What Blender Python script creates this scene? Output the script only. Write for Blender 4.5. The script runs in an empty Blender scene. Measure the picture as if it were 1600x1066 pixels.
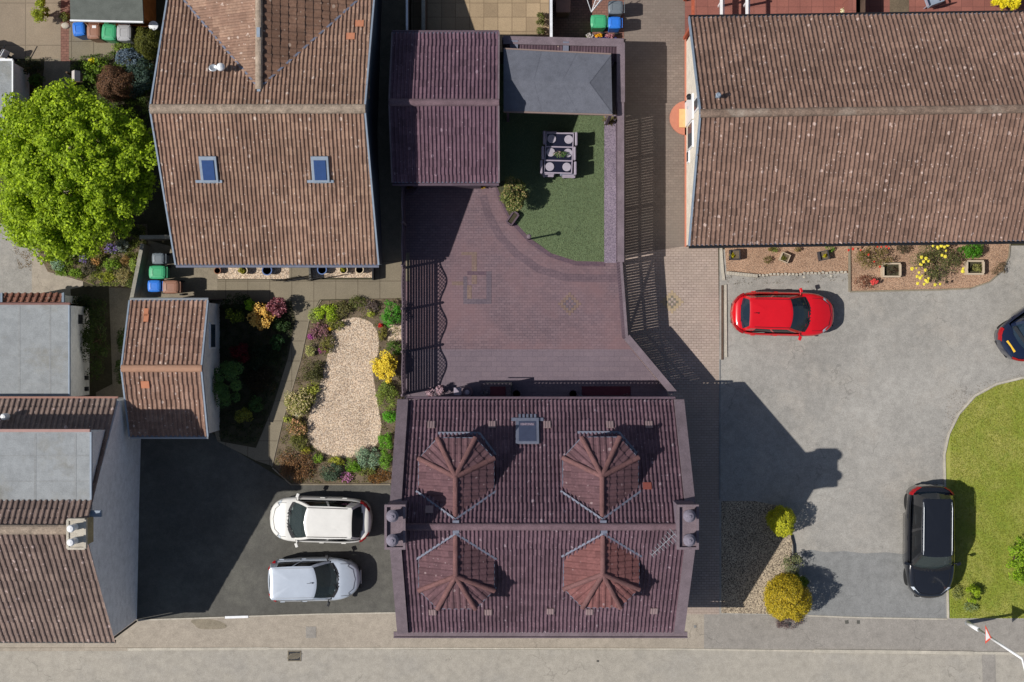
import bpy, bmesh, math, random
import numpy as np
from mathutils import Vector, Matrix
R = math.radians
random.seed(7); rng = np.random.default_rng(7)
S = bpy.context.scene
# ---------------- camera, world, sun, exposure ----------------
CAM_H = 50.0
cam = bpy.data.objects.new("camera", bpy.data.cameras.new("camera"))
S.collection.objects.link(cam); S.camera = cam
cam.location = (0, 0, CAM_H); cam.rotation_euler = (0, 0, 0)
cam.data.lens = 45; cam.data.sensor_width = 36; cam.data.clip_end = 3000
SUN_EL, SUN_AZ = 48.0, 11.0          # shadows fall to the right and 11 degrees up
W = bpy.data.worlds.new("World"); S.world = W; W.use_nodes = True
wt = W.node_tree; bg = wt.nodes["Background"]
sky = wt.nodes.new("ShaderNodeTexSky"); sky.sky_type = 'NISHITA'; sky.sun_disc = False
sky.sun_elevation = R(SUN_EL); sky.sun_rotation = R(270 - SUN_AZ)
wt.links.new(sky.outputs[0], bg.inputs[0]); bg.inputs[1].default_value = 0.072
sun = bpy.data.objects.new("sun", bpy.data.lights.new("sun", 'SUN')); S.collection.objects.link(sun)
sun.data.energy = 4.45; sun.data.angle = R(0.5); sun.data.color = (1, .965, .915)
sd = Vector((math.cos(R(SUN_AZ)) * math.cos(R(SUN_EL)), math.sin(R(SUN_AZ)) * math.cos(R(SUN_EL)), -math.sin(R(SUN_EL))))
sun.rotation_euler = sd.to_track_quat('-Z', 'Y').to_euler()
S.view_settings.view_transform = 'Standard'; S.view_settings.look = 'None'
S.view_settings.exposure = 0.0; S.view_settings.gamma = 1.0

# ---------------- coordinates: 40 plan units = 1 m ----------------
def G(x, y, z=0.0): return Vector(((x - 800) / 40, (533 - y) / 40, z))
def P(x, y, z=0.0):
    k = (CAM_H - z) / CAM_H
    return Vector(((x - 800) / 40 * k, (533 - y) / 40 * k, z))

# ---------------- mesh builder ----------------
ORG = {}
class MB:
    def __init__(s): s.v = []; s.f = []; s.g = []
    def add(s, vs, fs):
        s.g.append((len(s.v), len(s.f)))
        n = len(s.v); s.v += [tuple(v) for v in vs]; s.f += [tuple(i + n for i in f) for f in fs]; return s
    def quad(s, *p): return s.add(p, [tuple(range(len(p)))])
    def box(s, c, d, rz=0, tilt=None):
        m = Matrix.Rotation(rz, 3, 'Z')
        if tilt is not None: m = m @ tilt
        c = Vector(c); hx, hy, hz = d[0] / 2, d[1] / 2, d[2] / 2
        vs = [c + m @ Vector((x * hx, y * hy, z * hz)) for z in (-1, 1) for x, y in ((-1, -1), (1, -1), (1, 1), (-1, 1))]
        return s.add(vs, [(3, 2, 1, 0), (4, 5, 6, 7), (0, 1, 5, 4), (1, 2, 6, 5), (2, 3, 7, 6), (3, 0, 4, 7)])
    def bar(s, a, b, w, h, up=(0, 0, 1)):
        a = Vector(a); b = Vector(b); d = b - a; L = d.length; d.normalize()
        u = Vector(up)
        if abs(d.dot(u)) > .99: u = Vector((1, 0, 0))
        x = d.cross(u).normalized(); y = x.cross(d)
        o = [a + x * i * w / 2 + y * j * h / 2 for i, j in ((-1, -1), (1, -1), (1, 1), (-1, 1))]
        vs = o + [p + d * L for p in o]
        return s.add(vs, [(3, 2, 1, 0), (4, 5, 6, 7), (0, 1, 5, 4), (1, 2, 6, 5), (2, 3, 7, 6), (3, 0, 4, 7)][::1])
    def tube(s, a, b, r0, r1=None, n=8, cap=True):
        r1 = r0 if r1 is None else r1
        a = Vector(a); b = Vector(b); d = (b - a).normalized()
        u = Vector((0, 0, 1)) if abs(d.z) < .95 else Vector((1, 0, 0))
        x = d.cross(u).normalized(); y = d.cross(x)
        vs = [c + (x * math.cos(t) + y * math.sin(t)) * r for c, r in ((a, r0), (b, r1)) for t in [2 * math.pi * i / n for i in range(n)]]
        fs = [(i, (i + 1) % n, n + (i + 1) % n, n + i) for i in range(n)]
        if cap: fs += [tuple(range(n))[::-1], tuple(range(n, 2 * n))]
        return s.add(vs, fs)
    def lathe(s, c, prof, n=20, sx=1, sy=1):
        c = Vector(c); vs = []; fs = []
        for r, z in prof:
            vs += [c + Vector((r * sx * math.cos(2 * math.pi * i / n), r * sy * math.sin(2 * math.pi * i / n), z)) for i in range(n)]
        for k in range(len(prof) - 1):
            fs += [(k * n + i, k * n + (i + 1) % n, (k + 1) * n + (i + 1) % n, (k + 1) * n + i) for i in range(n)]
        if prof[0][0] > 1e-4: fs.append(tuple(range(n))[::-1])
        if prof[-1][0] > 1e-4: fs.append(tuple(range((len(prof) - 1) * n, len(prof) * n)))
        return s.add(vs, fs)
    def prism(s, poly, z0, z1):
        n = len(poly); poly = [(p[0], p[1]) for p in poly]
        ar = sum(poly[i][0] * poly[(i + 1) % n][1] - poly[(i + 1) % n][0] * poly[i][1] for i in range(n))
        if ar < 0: poly = poly[::-1]
        vs = [(x, y, z0) for x, y in poly] + [(x, y, z1) for x, y in poly]
        return s.add(vs, [tuple(range(n))[::-1], tuple(range(n, 2 * n))] + [(i, (i + 1) % n, n + (i + 1) % n, n + i) for i in range(n)])
    def each(s, name, m, parent=None, **k):
        g = s.g + [(len(s.v), len(s.f))]; r = []
        for (v0, f0), (v1, f1) in zip(g, g[1:]):
            q = MB(); q.v = s.v[v0:v1]; q.f = [tuple(i - v0 for i in f) for f in s.f[f0:f1]]; r.append(q.build(name, m, parent, **k))
        return r
    def build(s, name, m, parent=None, smooth=False, bevel=0):
        o3 = ORG.get(parent.name, Vector((0, 0, 0))) if parent else Vector((0, 0, 0))
        me = bpy.data.meshes.new(name)
        me.from_pydata([(v[0] - o3.x, v[1] - o3.y, v[2] - o3.z) for v in s.v], [], s.f)
        o = bpy.data.objects.new(name, me); S.collection.objects.link(o)
        for mm in (m if isinstance(m, (list, tuple)) else [m]): me.materials.append(mm)
        if parent: o.parent = parent; ORG[o.name] = o3
        if bevel:
            b = o.modifiers.new("bevel", 'BEVEL'); b.width = bevel; b.segments = 2; b.limit_method = 'ANGLE'
        if smooth: me.polygons.foreach_set("use_smooth", [True] * len(me.polygons))
        me.update(); return o
def tag(o, label=None, cat=None, group=None, kind=None):
    if label: o['label'] = label
    if cat: o['category'] = cat
    if group: o['group'] = group
    if kind: o['kind'] = kind
    return o
def thing(name, label, cat, loc=(0, 0, 0), rz=0, group=None, local=False):
    o = bpy.data.objects.new(name, None); S.collection.objects.link(o); o.empty_display_size = .2
    o.location = loc; o.rotation_euler = (0, 0, rz)
    ORG[o.name] = Vector((0, 0, 0)) if local else Vector(loc)
    return tag(o, label, cat, group)
def copytree(o, parent=None):
    c = o.copy(); S.collection.objects.link(c)
    if parent: c.parent = parent
    for ch in list(o.children): copytree(ch, c)
    return c

# ---------------- materials ----------------
def srgb(r, g, b):
    f = lambda c: (c / 255 / 12.92) if c / 255 <= .04045 else ((c / 255 + .055) / 1.055) ** 2.4
    return (f(r), f(g), f(b), 1)
def alb(r, g, b, k=.92):
    c = srgb(r, g, b); return (min(.9, c[0] * k), min(.9, c[1] * k), min(.9, c[2] * k), 1)
class N:
    def __init__(s, name):
        s.m = bpy.data.materials.new(name); s.m.use_nodes = True; s.t = s.m.node_tree
        s.b = s.t.nodes["Principled BSDF"]; s.co = s.t.nodes.new("ShaderNodeTexCoord")
    def n(s, typ, **kw):
        nd = s.t.nodes.new("ShaderNode" + typ)
        for k, v in kw.items():
            if k.startswith("i_"):
                nd.inputs[k[2:].replace("_", " ")].default_value = v
            else: setattr(nd, k, v)
        return nd
    def l(s, a, b): s.t.links.new(a, b)
    def noise(s, scale, detail=4, rough=.6, vec=None, dist=0):
        nd = s.n("TexNoise"); nd.inputs["Scale"].default_value = scale; nd.inputs["Detail"].default_value = detail
        nd.inputs["Roughness"].default_value = rough; nd.inputs["Distortion"].default_value = dist
        s.l(vec or s.co.outputs["Object"], nd.inputs["Vector"]); return nd.outputs["Fac"]
    def ramp(s, fac, stops):
        nd = s.n("ValToRGB"); cr = nd.color_ramp
        while len(cr.elements) < len(stops): cr.elements.new(.5)
        for e, (p, c) in zip(cr.elements, stops): e.position = p; e.color = c if len(c) == 4 else (*c, 1)
        s.l(fac, nd.inputs[0]); return nd.outputs[0]
    def mix(s, fac, a, b, mode='MIX'):
        nd = s.n("Mix", data_type='RGBA', blend_type=mode)
        for sock, v in ((nd.inputs[0], fac), (nd.inputs[6], a), (nd.inputs[7], b)):
            if hasattr(v, "links"): s.l(v, sock)
            else: sock.default_value = v
        return nd.outputs[2]
    def math(s, op, a, b=0.0, c=0.0):
        nd = s.n("Math", operation=op)
        for i, v in enumerate((a, b, c)):
            if hasattr(v, "links"): s.l(v, nd.inputs[i])
            else: nd.inputs[i].default_value = v
        return nd.outputs[0]
    def bump(s, h, strength=.4, dist=.02):
        nd = s.n("Bump"); nd.inputs["Strength"].default_value = strength; nd.inputs["Distance"].default_value = dist
        s.l(h, nd.inputs["Height"]); s.l(nd.outputs[0], s.b.inputs["Normal"])
    def out(s, col, rough=.85, metal=0, spec=.3):
        if hasattr(col, "links"): s.l(col, s.b.inputs["Base Color"])
        else: s.b.inputs["Base Color"].default_value = col
        s.b.inputs["Roughness"].default_value = rough; s.b.inputs["Metallic"].default_value = metal
        s.b.inputs["Specular IOR Level"].default_value = spec; return s.m
def sc(c, k): return (min(1, c[0] * k), min(1, c[1] * k), min(1, c[2] * k), 1)
def grainy(name, c, var=.18, big=.35, fine=38, rough=.9, bump=.3, tint=None, stain=None, crack=0):
    n = N(name)
    a = n.ramp(n.noise(big, 5, .65), [(.3, sc(c, 1 - var)), (.7, sc(c, 1 + var))])
    if tint: a = n.mix(n.ramp(n.noise(.5, 4, .7), [(.5, (0, 0, 0)), (.68, (1, 1, 1))]), a, tint)
    f = n.noise(fine, 3, .7)
    a = n.mix(1.0, a, n.ramp(f, [(.3, (.72, .72, .72)), (.7, (1.25, 1.25, 1.25))]), 'MULTIPLY')
    g = n.noise(3.1, 6, .75)
    a = n.mix(1.0, a, n.ramp(g, [(.32, (.82, .82, .82)), (.6, (1.06, 1.06, 1.06))]), 'MULTIPLY')
    if stain:
        a = n.mix(n.ramp(n.noise(1.1, 8, .8), [(.62, (0, 0, 0)), (.75, (.7, .7, .7))]), a, stain)
    if crack:
        v = n.n("TexVoronoi", feature='DISTANCE_TO_EDGE'); v.inputs["Scale"].default_value = .42
        dv = n.n("VectorMath", operation='ADD'); n.l(n.co.outputs["Object"], dv.inputs[0])
        nn = n.n("TexNoise"); nn.inputs["Scale"].default_value = 1.6; nn.inputs["Detail"].default_value = 6; n.l(n.co.outputs["Object"], nn.inputs["Vector"]); n.l(nn.outputs["Color"], dv.inputs[1]); n.l(dv.outputs[0], v.inputs["Vector"])
        m = n.math('MULTIPLY', n.math('LESS_THAN', v.outputs["Distance"], .006), n.math('GREATER_THAN', n.noise(.33, 3), .56))
        a = n.mix(n.math('MULTIPLY', m, crack), a, sc(c, .45))
        sp = n.noise(2.3, 2); a = n.mix(n.math('MULTIPLY', n.math('GREATER_THAN', sp, .74), .35 * crack), a, sc(c, .6))
        gum = n.n("TexVoronoi"); gum.inputs["Scale"].default_value = 2.2; n.l(n.co.outputs["Object"], gum.inputs["Vector"]); a = n.mix(n.math('MULTIPLY', n.math('LESS_THAN', gum.outputs["Distance"], .045), .5 * crack), a, sc(c, 1.5))
    n.bump(f, bump, .01); return n.out(a, rough)
def plain(name, c, rough=.5, metal=0, var=.08, spec=.4):
    n = N(name); a = n.ramp(n.noise(6, 4, .7), [(.3, sc(c, 1 - var)), (.7, sc(c, 1 + var))])
    return n.out(a, rough, metal, spec)
def tiles(name, c, c2, lichen=.5, lc=(.45, .36, .28), odd=None, rough=.88):
    n = N(name)
    fl = n.n("VectorMath", operation='FLOOR'); n.l(n.co.outputs["UV"], fl.inputs[0])
    wn = n.n("TexWhiteNoise", noise_dimensions='2D'); n.l(fl.outputs[0], wn.inputs["Vector"])
    a = n.ramp(wn.outputs["Value"], [(0, sc(c, .72)), (.5, c), (.93, c2), (1, odd or sc(c2, 1.15))])
    a = n.mix(n.ramp(n.noise(.7, 5, .7), [(.35, (0, 0, 0)), (.7, (.5, .5, .5))]), a, sc(c2, .8))
    a = n.mix(n.ramp(n.noise(9, 5, .8), [(.42, (0, 0, 0)), (.62, (.5, .5, .5))]), a, sc(c, .45))
    a = n.mix(1.0, a, n.ramp(n.noise(.3, 4, .7, dist=.6), [(.34, (.84,) * 3), (.66, (1.12,) * 3)]), 'MULTIPLY')
    stv = n.n("Mapping"); n.l(n.co.outputs["Object"], stv.inputs[0]); stv.inputs["Scale"].default_value = (2.2, .22, .22)
    a = n.mix(n.ramp(n.noise(1.6, 5, .75, vec=stv.outputs[0]), [(.55, (0, 0, 0)), (.72, (.38, .38, .38))]), a, sc(c, .55))
    for scale, th in ((3.3, .23), (7.5, .22)):
        v = n.n("TexVoronoi"); v.inputs["Scale"].default_value = scale; n.l(n.co.outputs["Object"], v.inputs["Vector"])
        sp = n.n("SeparateColor"); n.l(v.outputs["Color"], sp.inputs[0])
        ok = n.math('GREATER_THAN', sp.outputs[0], 1 - lichen)
        rr = n.math('MULTIPLY', sp.outputs[1], th)
        dd = n.math('ADD', v.outputs["Distance"], n.math('MULTIPLY', n.math('SUBTRACT', n.noise(30, 2), .5), .12))
        m = n.math('MULTIPLY', ok, n.math('LESS_THAN', dd, rr))
        a = n.mix(n.math('MULTIPLY', m, .6), a, (*lc, 1))
    n.bump(n.noise(55, 3), .4, .008)
    return n.out(a, rough, spec=.25)
def bricks(name, c, c2, mortar, w=.2, h=.1, rot=0, gap=.008, tint=None, tf=.5, offs=.5, var=.15):
    n = N(name)
    mp = n.n("Mapping"); n.l(n.co.outputs["Object"], mp.inputs[0]); mp.inputs["Rotation"].default_value = (0, 0, rot)
    b = n.n("TexBrick"); n.l(mp.outputs[0], b.inputs["Vector"]); b.offset = offs
    b.inputs["Scale"].default_value = 1; b.inputs["Brick Width"].default_value = w; b.inputs["Row Height"].default_value = h
    b.inputs["Mortar Size"].default_value = gap; b.inputs["Mortar Smooth"].default_value = .3
    b.inputs["Color1"].default_value = c; b.inputs["Color2"].default_value = c2; b.inputs["Mortar"].default_value = mortar
    a = b.outputs[0]
    a = n.mix(1.0, a, n.ramp(n.noise(.45, 5, .7), [(.3, (1 - var,) * 3), (.7, (1 + var,) * 3)]), 'MULTIPLY')
    a = n.mix(1.0, a, n.ramp(n.noise(30, 4, .7), [(.3, (.82,) * 3), (.7, (1.18,) * 3)]), 'MULTIPLY')
    if tint: a = n.mix(n.ramp(n.noise(.35, 5, .7), [(.42, (0, 0, 0)), (.62, (tf,) * 3)]), a, tint)
    n.bump(b.outputs["Fac"], -.3, .01); return n.out(a, .88)
def gravel(name, cols, scale=17, dark=(.05, .04, .03)):
    n = N(name); v = n.n("TexVoronoi"); v.inputs["Scale"].default_value = scale; n.l(n.co.outputs["Object"], v.inputs["Vector"])
    sp = n.n("SeparateColor"); n.l(v.outputs["Color"], sp.inputs[0])
    a = n.ramp(sp.outputs[0], [(i / (len(cols) - 1), c) for i, c in enumerate(cols)])
    a = n.mix(n.ramp(v.outputs["Distance"], [(.42, (0, 0, 0)), (.75, (.85, .85, .85))]), a, (*dark, 1))
    a = n.mix(1.0, a, n.ramp(n.noise(.8, 5, .7), [(.3, (.8,) * 3), (.7, (1.12,) * 3)]), 'MULTIPLY')
    n.bump(v.outputs["Distance"], -.8, .03); return n.out(a, .9)
def lawnmat(name, c, c2, c3):
    n = N(name); a = n.mix(n.ramp(n.noise(.55, 6, .7, dist=.4), [(.38, (0, 0, 0)), (.62, (1, 1, 1))]), c, c2)
    a = n.mix(n.ramp(n.noise(1.7, 6, .75), [(.5, (0, 0, 0)), (.68, (.7, .7, .7))]), a, c3)
    f = n.noise(42, 4, .8); a = n.mix(1.0, a, n.ramp(f, [(.3, (.55,) * 3), (.7, (1.4,) * 3)]), 'MULTIPLY')
    n.bump(f, .6, .03); return n.out(a, .9)
LEAF = {}
def leaf(c, var=.45, tr=.3, rough=.6):
    key = (tuple(round(x, 3) for x in c[:3]), var)
    if key in LEAF: return LEAF[key]
    n = N("leaves"); g = n.n("NewGeometry")
    a = n.ramp(g.outputs["Random Per Island"], [(0, sc(c, 1 - var)), (.55, c), (1, (min(1, c[0] * (1 + var * 1.3)), min(1, c[1] * (1 + var)), c[2] * (1 + var * .3), 1))])
    n.out(a, rough, spec=.3)
    t = n.n("BsdfTranslucent"); n.l(a, t.inputs[0]); mx = n.n("MixShader"); mx.inputs[0].default_value = tr
    n.l(n.b.outputs[0], mx.inputs[1]); n.l(t.outputs[0], mx.inputs[2])
    n.l(mx.outputs[0], n.t.nodes["Material Output"].inputs[0]); LEAF[key] = n.m; return n.m
def glassmat(name, tint=(.25, .3, .33), fac=.55, base=(.01, .014, .02)):
    n = N(name); n.out((*base, 1), .04, spec=.8)
    t = n.n("BsdfTransparent"); t.inputs[0].default_value = (*tint, 1)
    mx = n.n("MixShader"); mx.inputs[0].default_value = fac
    n.l(n.b.outputs[0], mx.inputs[1]); n.l(t.outputs[0], mx.inputs[2])
    n.l(mx.outputs[0], n.t.nodes["Material Output"].inputs[0]); return n.m
def carpaint(name, c, rough=.25, metal=.0, coat=.8):
    n = N(name); a = n.ramp(n.noise(2.5, 5, .7), [(.3, sc(c, .93)), (.7, sc(c, 1.04))])
    n.out(a, rough, metal, .5); n.b.inputs["Coat Weight"].default_value = coat; n.b.inputs["Coat Roughness"].default_value = .08
    return n.m
# ---------------- palette ----------------
M = dict(
 road=grainy("road_surface", alb(170, 163, 151), .03, .3, 48, tint=alb(163, 157, 147), crack=.4),
 pave=grainy("pavement_surface", alb(168, 157, 142), .09, .4, 45, stain=alb(132, 118, 100), crack=.45),
 pave2=grainy("pavement_tarmac", alb(152, 146, 138), .08, .4, 45, stain=alb(130, 124, 118), crack=.45),
 kerbstone=grainy("kerb_stone", alb(188, 180, 165), .12, 1.2, 40),
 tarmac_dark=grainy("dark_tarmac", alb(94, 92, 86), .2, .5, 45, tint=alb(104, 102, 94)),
 tarmac=grainy("grey_tarmac", alb(158, 154, 147), .2, .2, 40, tint=alb(168, 162, 153), stain=alb(132, 130, 126), crack=.4),
 tarmac_patch=grainy("patched_tarmac", alb(138, 138, 136), .08, .5, 45, crack=.35),
 concrete=grainy("concrete", alb(140, 130, 112), .12, .6, 40, stain=alb(110, 100, 84)),
 conc_yard=bricks("yard_slabs", alb(148, 134, 114), alb(142, 128, 110), alb(120, 108, 92), 1.9, 1.65, gap=.02, offs=0),
 slabs=bricks("path_slabs", alb(134, 124, 105), alb(128, 118, 100), alb(88, 78, 64), .86, .78, gap=.012, offs=0),
 patio=bricks("patio_slabs", alb(176, 154, 124), alb(150, 130, 104), alb(120, 102, 80), .55, .55, gap=.012, offs=0, var=.12),
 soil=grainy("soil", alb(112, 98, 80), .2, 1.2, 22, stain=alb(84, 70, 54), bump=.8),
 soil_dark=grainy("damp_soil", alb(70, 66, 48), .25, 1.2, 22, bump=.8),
 pebble=gravel("pebble_gravel", [alb(226, 202, 172), alb(198, 170, 142), alb(240, 220, 194), alb(180, 162, 144), alb(232, 208, 182), alb(212, 186, 158)], 22, (.2, .15, .11)),
 pinkgravel=gravel("pink_gravel", [alb(190, 154, 126), alb(168, 132, 106), alb(202, 168, 140), alb(178, 144, 118)], 32, (.12, .08, .06)),
 greygravel=gravel("grey_gravel", [alb(188, 170, 146), alb(158, 142, 122), alb(210, 192, 164), alb(172, 156, 134)], 22),
 drive=bricks("brown_block_paving", alb(134, 120, 110), alb(122, 109, 100), alb(104, 92, 84), .2, .1, gap=.008, tint=alb(126, 116, 106), tf=.6),
 drive_pink=bricks("pink_block_paving", alb(178, 160, 149), alb(166, 149, 139), alb(126, 110, 98), .2, .1, gap=.01, tint=alb(164, 148, 134), tf=.6),
 court=bricks("plum_block_paving", alb(126, 106, 111), alb(113, 95, 101), alb(92, 78, 86), .2, .1, gap=.01, tint=alb(128, 100, 102), tf=.6),
 court_grey=bricks("mauve_paving", alb(120, 106, 113), alb(114, 101, 109), alb(102, 90, 99), .4, .2, gap=.008, var=.08),
 court_dark=bricks("dark_band_paving", alb(104, 84, 92), alb(96, 78, 88), alb(76, 62, 72), .2, .1),
 court_yellow=bricks("ochre_band_paving", alb(128, 108, 98), alb(122, 101, 94), alb(98, 82, 80), .2, .1),
 court_blue=bricks("slate_band_paving", alb(108, 96, 103), alb(102, 90, 99), alb(82, 72, 82), .2, .1),
 turf=lawnmat("fine_turf", alb(106, 122, 86), alb(99, 115, 82), alb(112, 127, 92)),
 lawn=lawnmat("rough_lawn", alb(142, 154, 58), alb(170, 166, 88), alb(122, 144, 50)),
 lilac=gravel("lilac_gravel", [alb(146, 132, 146), alb(130, 116, 132), alb(158, 144, 156), alb(138, 124, 138)], 24, (.12, .1, .13)),
 redslab=bricks("red_slabs", alb(150, 96, 84), alb(138, 88, 78), alb(110, 70, 62), .45, .45, gap=.01, offs=0),
 redbrick=bricks("red_block_paving", alb(144, 104, 90), alb(128, 92, 80), alb(96, 70, 62), .2, .1),
 terracotta=plain("terracotta", alb(190, 122, 98), .8), ochre=plain("ochre_step", alb(222, 178, 120), .8),
 tile_nw_shade=tiles("shaded_brown_tiles", alb(138, 106, 88), alb(152, 118, 98), .55, (.5, .4, .32)),
 tile_nw=tiles("weathered_brown_tiles", alb(158, 126, 108), alb(170, 139, 119), .8, (.66, .54, .46)),
 tile_gar=tiles("mottled_brown_tiles", alb(158, 124, 107), alb(170, 138, 121), .85, (.7, .58, .5)),
 tile_ten=tiles("grey_brown_tiles", alb(142, 121, 112), alb(152, 131, 120), .5, (.6, .46, .42)),
 tile_east=tiles("dark_brown_tiles", alb(142, 113, 99), alb(150, 121, 106), .8, (.62, .48, .42)),
 tile_plum=tiles("plum_roof_tiles", alb(113, 88, 98), alb(122, 96, 105), .6, (.36, .28, .31)),
 tile_plum2=tiles("plum_red_tiles", alb(114, 88, 100), alb(122, 95, 106), .5, (.36, .26, .3)),
 dorm=tiles("plum_brown_plain_tiles", alb(108, 80, 85), alb(116, 86, 90), .5, (.35, .26, .26)),
 dorm_red=tiles("terracotta_plain_tiles", alb(132, 88, 86), alb(138, 93, 90), .12, (.35, .26, .26)),
 hip=grainy("hip_tiles", alb(120, 86, 84), .18, 2, 30), ridge_pl=grainy("plum_ridge_tiles", alb(118, 96, 102), .15, 2, 30),
 ridge=grainy("mossy_ridge_tiles", alb(160, 143, 126), .3, 5, 22, stain=alb(104, 92, 76)),
 ridge_e=grainy("worn_ridge_tiles", alb(132, 112, 98), .32, 5, 20, tint=alb(170, 156, 142), stain=alb(104, 84, 72)),
 orange=plain("new_orange_tile", alb(192, 126, 94), .8),
 orange_p=plain("plum_orange_tile", alb(140, 76, 66), .8),
 lead=plain("lead_flashing", alb(114, 118, 134), .5, 0, .15), leadblue=plain("grey_flashing", alb(142, 154, 168), .5, 0, .12),
 harl=grainy("grey_render", alb(232, 232, 234), .06, .5, 50), white=grainy("white_render", alb(238, 236, 230), .05, .6, 50),
 cream=grainy("cream_render", alb(232, 222, 206), .04, .6, 50), plumwall=grainy("mauve_render", alb(120, 106, 116), .08, .6, 50),
 felt=grainy("grey_roof_felt", alb(152, 155, 156), .1, .6, 45, tint=alb(140, 138, 130), stain=alb(108, 104, 94), crack=.25),
 feltseam=grainy("felt_seam", alb(148, 150, 150), .08, .8, 45), feltdark=grainy("dark_green_felt", alb(100, 104, 98), .08, .8, 45),
 canvas=grainy("grey_canvas", alb(104, 106, 115), .03, .6, 50),
 coping=grainy("mauve_coping", alb(122, 108, 114), .14, 1.5, 40, stain=alb(96, 84, 92)),
 fencewood=grainy("brown_fence_wood", alb(96, 78, 66), .2, 2, 30), fenceplum=grainy("plum_fence_wood", alb(100, 84, 94), .15, 2, 30),
 orangewood=grainy("orange_timber", alb(182, 104, 44), .2, 2, 30), redwood=grainy("red_brown_timber", alb(178, 92, 66), .15, 2, 30),
 whitepaint=plain("white_paint", (.8, .8, .8, 1), .4), black=plain("black_plastic", (.012, .012, .014, 1), .5),
 iron=plain("black_iron", (.02, .02, .022, 1), .45, .3), steel=plain("galvanised_steel", (.42, .44, .46, 1), .4, .6),
 bluepot=plain("blue_glaze", alb(98, 122, 170), .35), creampot=plain("cream_pot", alb(210, 190, 160), .7),
 clay=plain("clay_pot", alb(150, 104, 80), .8), darkpot=plain("dark_pot", alb(60, 60, 66), .6), stonepot=plain("stone_pot", alb(196, 178, 154), .8),
 binblue=plain("blue_plastic", alb(48, 120, 214), .4), binbrown=plain("brown_plastic", alb(152, 110, 90), .45),
 bingreen=plain("green_plastic", alb(70, 168, 118), .4), bingrey=plain("grey_plastic", alb(108, 116, 122), .45),
 binlight=plain("pale_grey_plastic", alb(168, 168, 170), .45),
 glassdark=glassmat("dark_side_glass", (.2, .22, .25), .35, (.008, .01, .014)), rubber=plain("rubber", (.015, .015, .015, 1), .8), rim=plain("alloy_rim", (.5, .5, .52, 1), .3, .7),
 glass=glassmat("sky_tinted_glass", (.3, .36, .4), .45, (.03, .055, .085)), glassclear=glassmat("clear_windscreen", (.7, .78, .76), .68, (.1, .13, .13)),  # reflected sky is put into the glass base colours
 skyglass=plain("roof_window_glass", alb(54, 78, 124), .08, 0, .1, .9), skyglass2=plain("plum_roof_window_glass", alb(70, 76, 98), .3, 0, .1, .4),
 redlens=plain("red_lens", (.32, .008, .012, 1), .2), headl=plain("headlight_lens", (.55, .6, .65, 1), .12, 0, .1, .9),
 yplate=plain("yellow_plate", (.75, .45, .03, 1), .4), bark=grainy("bark", alb(100, 82, 62), .25, 6, 30),
 seat=plain("grey_seat_fabric", (.16, .19, .19, 1), .9), seatdark=plain("dark_seat_fabric", (.02, .024, .03, 1), .9),
 plate=plain("cream_place_mat", alb(170, 162, 172), .8, 0, .12), frame=plain("mauve_grey_frame", alb(158, 147, 160), .6),
 tableglass=plain("dark_glass_top", (.012, .012, .025, 1), .12, 0, .1, .6), doormat=plain("plum_red_mat", alb(96, 48, 58), .95),
 sandpot=plain("bird_table_roof", alb(190, 184, 178), .7), plastwhite=plain("white_plastic", (.75, .76, .78, 1), .35),
 moss=grainy("rust_moss", alb(138, 120, 84), .3, 2, 30), signred=plain("sign_red", (.75, .08, .04, 1), .4),
)

NS = [0]
def sheet(name, pts, z, m, kind='structure', label=None, cat=None):
    NS[0] += 1; z += NS[0] * .00004
    mb = MB(); p = [G(x, y, z) for x, y in pts]
    ar = sum(p[i].x * p[(i + 1) % len(p)].y - p[(i + 1) % len(p)].x * p[i].y for i in range(len(p)))
    if ar < 0: p = p[::-1]
    mb.quad(*p); o = mb.build(name, m); return tag(o, label, cat, None, kind)
def smoothpoly(pts, k=4):
    n = len(pts); out = []
    for i in range(n):
        p0, p1, p2, p3 = [pts[(i + j) % n] for j in (-1, 0, 1, 2)]
        for q in range(k):
            t = q / k
            out.append(tuple(.5 * (2 * p1[a] + (-p0[a] + p2[a]) * t + (2 * p0[a] - 5 * p1[a] + 4 * p2[a] - p3[a]) * t * t + (-p0[a] + 3 * p1[a] - 3 * p2[a] + p3[a]) * t ** 3) for a in (0, 1)))
    return out
def strip(name, pts, w, h, m, z0=0.0, **kw):
    """kerb or edging: a low wall along a line"""
    mb = MB(); p = [G(*q) for q in pts]
    for i, (a, b) in enumerate(zip(p, p[1:])):
        d = (b - a).normalized(); e = d * (.0 if i == 0 else w * .25)
        c = (a + b) / 2; L = (b - a).length + w * .1
        mb.box((c.x, c.y, z0 + h / 2 + (i % 2) * .002), (L, w, h), math.atan2(d.y, d.x))
    o = mb.build(name, m); return tag(o, kw.get('label'), kw.get('cat'), kw.get('group'), kw.get('kind', 'structure'))

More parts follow.
